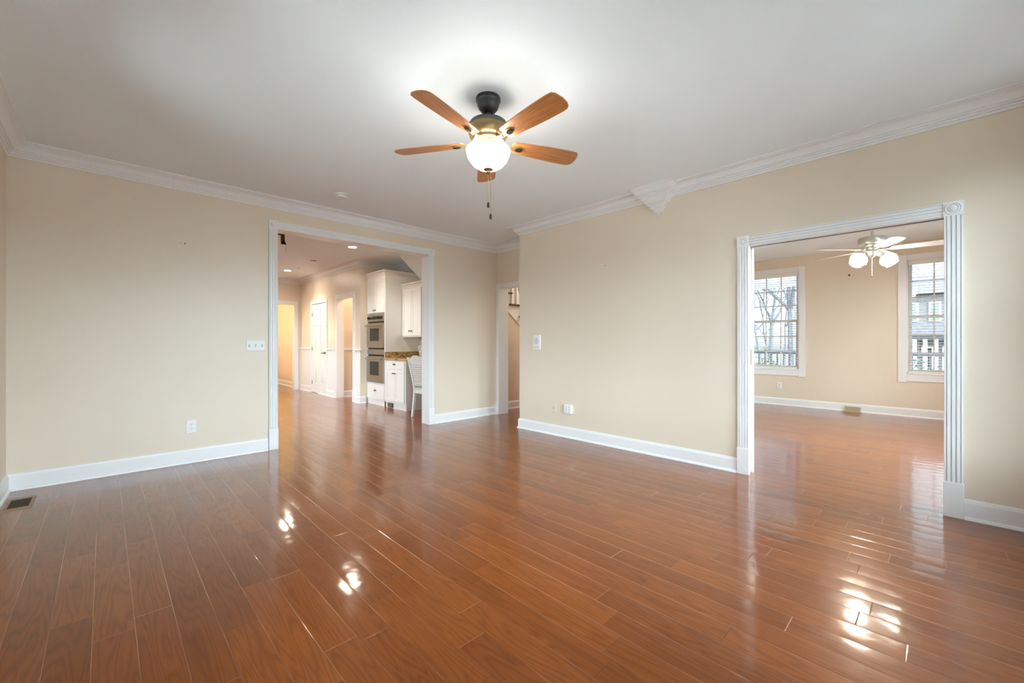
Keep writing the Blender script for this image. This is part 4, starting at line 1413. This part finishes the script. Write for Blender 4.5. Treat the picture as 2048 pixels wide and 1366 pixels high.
def bare_tree(seed, h, r0):
    rg = random.Random(seed)
    b = M()

    def grow(p, d, ln, r, lev):
        n = 4
        pts = [p]; rs = [r]
        q = p.copy(); dd = d.copy()
        for i in range(n):
            dd = (dd + Vector((rg.uniform(-.16, .16), rg.uniform(-.16, .16), rg.uniform(-.02, .12)))).normalized()
            q = q + dd * ln / n
            pts.append(q.copy()); rs.append(r * (1 - .55 * (i + 1) / n))
        b.tube(pts, rs, 6 if lev < 2 else 4)
        if lev >= (5 if r0 < .1 else 4): return
        for k in range(5 if lev == 0 else 4):
            i = rg.randint(2 if lev == 0 else 1, n)
            a = rg.uniform(0, 2 * PI)
            side = Vector((math.cos(a), math.sin(a), rg.uniform(.15, .9))).normalized()
            nd = (dd * .45 + side * .8).normalized()
            grow(pts[i], nd, ln * rg.uniform(.5, .72), max(rs[i] * .62, .0055), lev + 1)
    grow(Vector((0, 0, -.02)), Vector((0, 0, 1)), h * .55, r0, 0)
    return b


protos = [bare_tree(11, 11, .15), bare_tree(5, 9, .075), bare_tree(8, 12, .09)]
tmesh = []
spots = [(17.5, 3.72, 0, 0, 'large bare tree with forked trunk filling the right of the left window'),
         (21.0, 5.6, 1, .5, 'slim bare tree nearest the left edge of the left window'),
         (24.0, 5.0, 2, 1.1, 'slender bare tree in the middle of the left window'),
         (30.0, 7.6, 0, 2.0, 'bare tree further back in the woods'), (36.0, 6.6, 2, 3.3, 'distant bare tree deep in the woods'),
         (26.5, 4.1, 1, 5.1, 'thin bare tree just right of the large one'),
         (33.0, 8.4, 1, 1.3, 'distant thin bare tree nearest the left edge of the woods'),
         (42.0, 9.5, 2, 4.4, 'furthest bare tree at the back of the woods'),
         (38.0, .9, 2, 1.7, 'bare tree rising behind the neighbouring house')]
made = {}
for i, (x, y, pi_, rz, lb) in enumerate(spots):
    if pi_ not in made:
        o = protos[pi_].build('bare_tree', BARK); made[pi_] = o
    else:
        o = made[pi_].copy(); COL.objects.link(o)
    o.location = (x, y, -.70); o.rotation_euler = (0, 0, rz)
    tag(o, lb, 'tree', 'bare winter trees outside the windows')

# neighbouring house
hs = thing('neighbouring_house', 'grey-beige two-storey neighbouring house with white columns', 'house', (31, -2.0, -.7))
off = hs.location.copy()
b = M(); b.box(28, 35, -7, 1.35, -.7, 3.5); b.build('wall', SIDING, hs, off=off)
b = M(); b.prism([(27.5, 3.5), (31.5, 5.2), (35.5, 3.5)], lambda x, z: (x, -7.5, z), lambda x, z: (x, 1.6, z)); b.build('roof', SLATE, hs, off=off)
b = M(); b.box(27.0, 28.0, -4, 1.2, 1.35, 1.55); b.box(26.6, 28.0, -4, 1.3, 1.55, 1.62); b.build('porch_roof', SLATE, hs, off=off)
for y in (.95, .60, .25, -.3):
    b = M(); b.box(27.05, 27.2, y - .07, y + .07, -.7, 1.35); b.build('column', TRIM, hs, off=off, label='white porch column')
for (y0, y1, z0, z1) in ((.85, 1.15, 2.2, 3.1), (.1, .5, 2.2, 3.1), (.35, .75, -.2, 1.0), (-.3, .05, -.2, 1.0)):
    b = M()
    b.box(27.93, 28.02, y0, y1, z0, z1)
    f_ = b.build('window', TRIM, hs, off=off)
    b = M(); b.box(27.91, 27.932, y0 + .05, y1 - .05, z0 + .05, z1 - .05); b.build('pane', BLKGL, f_, off=off)
rg = random.Random(4)


def shrub(x, y, r, h, lb):
    b = M()
    for q in range(420):
        a = rg.uniform(0, 2 * PI); u = rg.random() ** .5; zz = rg.random()
        rr = r * u * math.sqrt(max(.05, 1 - (zz * 2 - .9) ** 2 * .8))
        c = Vector((rr * math.cos(a), rr * math.sin(a), zz * h))
        d1 = Vector((rg.uniform(-1, 1), rg.uniform(-1, 1), rg.uniform(-.5, 1))).normalized() * .07
        d2 = d1.cross(Vector((rg.uniform(-1, 1), rg.uniform(-1, 1), rg.uniform(-1, 1)))).normalized() * .035
        b.add([c - d1, c + d2, c + d1, c - d2], [(0, 1, 2, 3)])
    b.tube([(0, 0, 0), (0, 0, h * .7)], [.03, .01], 6)
    o = b.build('shrub', SHRUB); o.location = (x, y, -.70)
    tag(o, lb, 'shrub', 'evergreen shrubs in the garden')


shrub(16.5, 4.3, .8, 1.3, 'low evergreen shrub behind the railing in the left window')
shrub(22.0, 6.0, 1.0, 1.7, 'rounded evergreen shrub further back in the left window')
shrub(24.0, .9, .9, 1.2, 'low evergreen shrub in front of the neighbouring house')


# ------------------------------------------------------------------ lamps in the rooms beyond (out of view; hall light and wall lamp are added)
def flush(x, y, watts, colr, lb):
    root = thing('flush_ceiling_light', lb, 'ceiling light', (x, y, ZC))
    b = M(); b.lathe([(0, 0), (.13, 0), (.135, -.02), (.12, -.03), (0, -.03)], seg=28); b.build('base', BRASS, root)
    b = M(); b.lathe([(.118, -.03), (.112, -.06), (.08, -.09), (.03, -.105), (0, -.107)], seg=28)
    b.build('glass_dome', mat('dome_glass', (.9, .88, .84), .3, emit=colr, estr=watts), root)


flush(2.35, 12.6, 30, (1.0, .80, .48), 'round ceiling light in the warm passage')
flush(4.5, 8.5, 42, (1.0, .80, .60), 'round ceiling light in the little room past the open doorway')
flush(6.2, 4.75, 40, (1.0, .86, .68), 'added unseen ceiling light brightening the stair hall')  # added to brighten the hall past the doorway

sc_ = thing('passage_fill_lamp', 'added unseen lamp evening out the light in the warm passage', 'wall lamp', (1.9, 12.75, 1.45))  # lamp added out of view to even the passage light
b = M(); b.box(0.001, .02, -.06, .06, -.10, .10); b.build('back_plate', BRASS, sc_)
b = M(); b.ball((.12, 0, 0), .10, 1.2, 20); b.build('glass_shade', mat('fill_lamp_glass', (.9, .88, .84), .3, emit=(1.0, .80, .48), estr=30), sc_)
b = M(); b.tube([(.018, 0, -.05), (.06, 0, -.09), (.12, 0, -.118)], .008, 8); b.build('arm', BRASS, sc_)
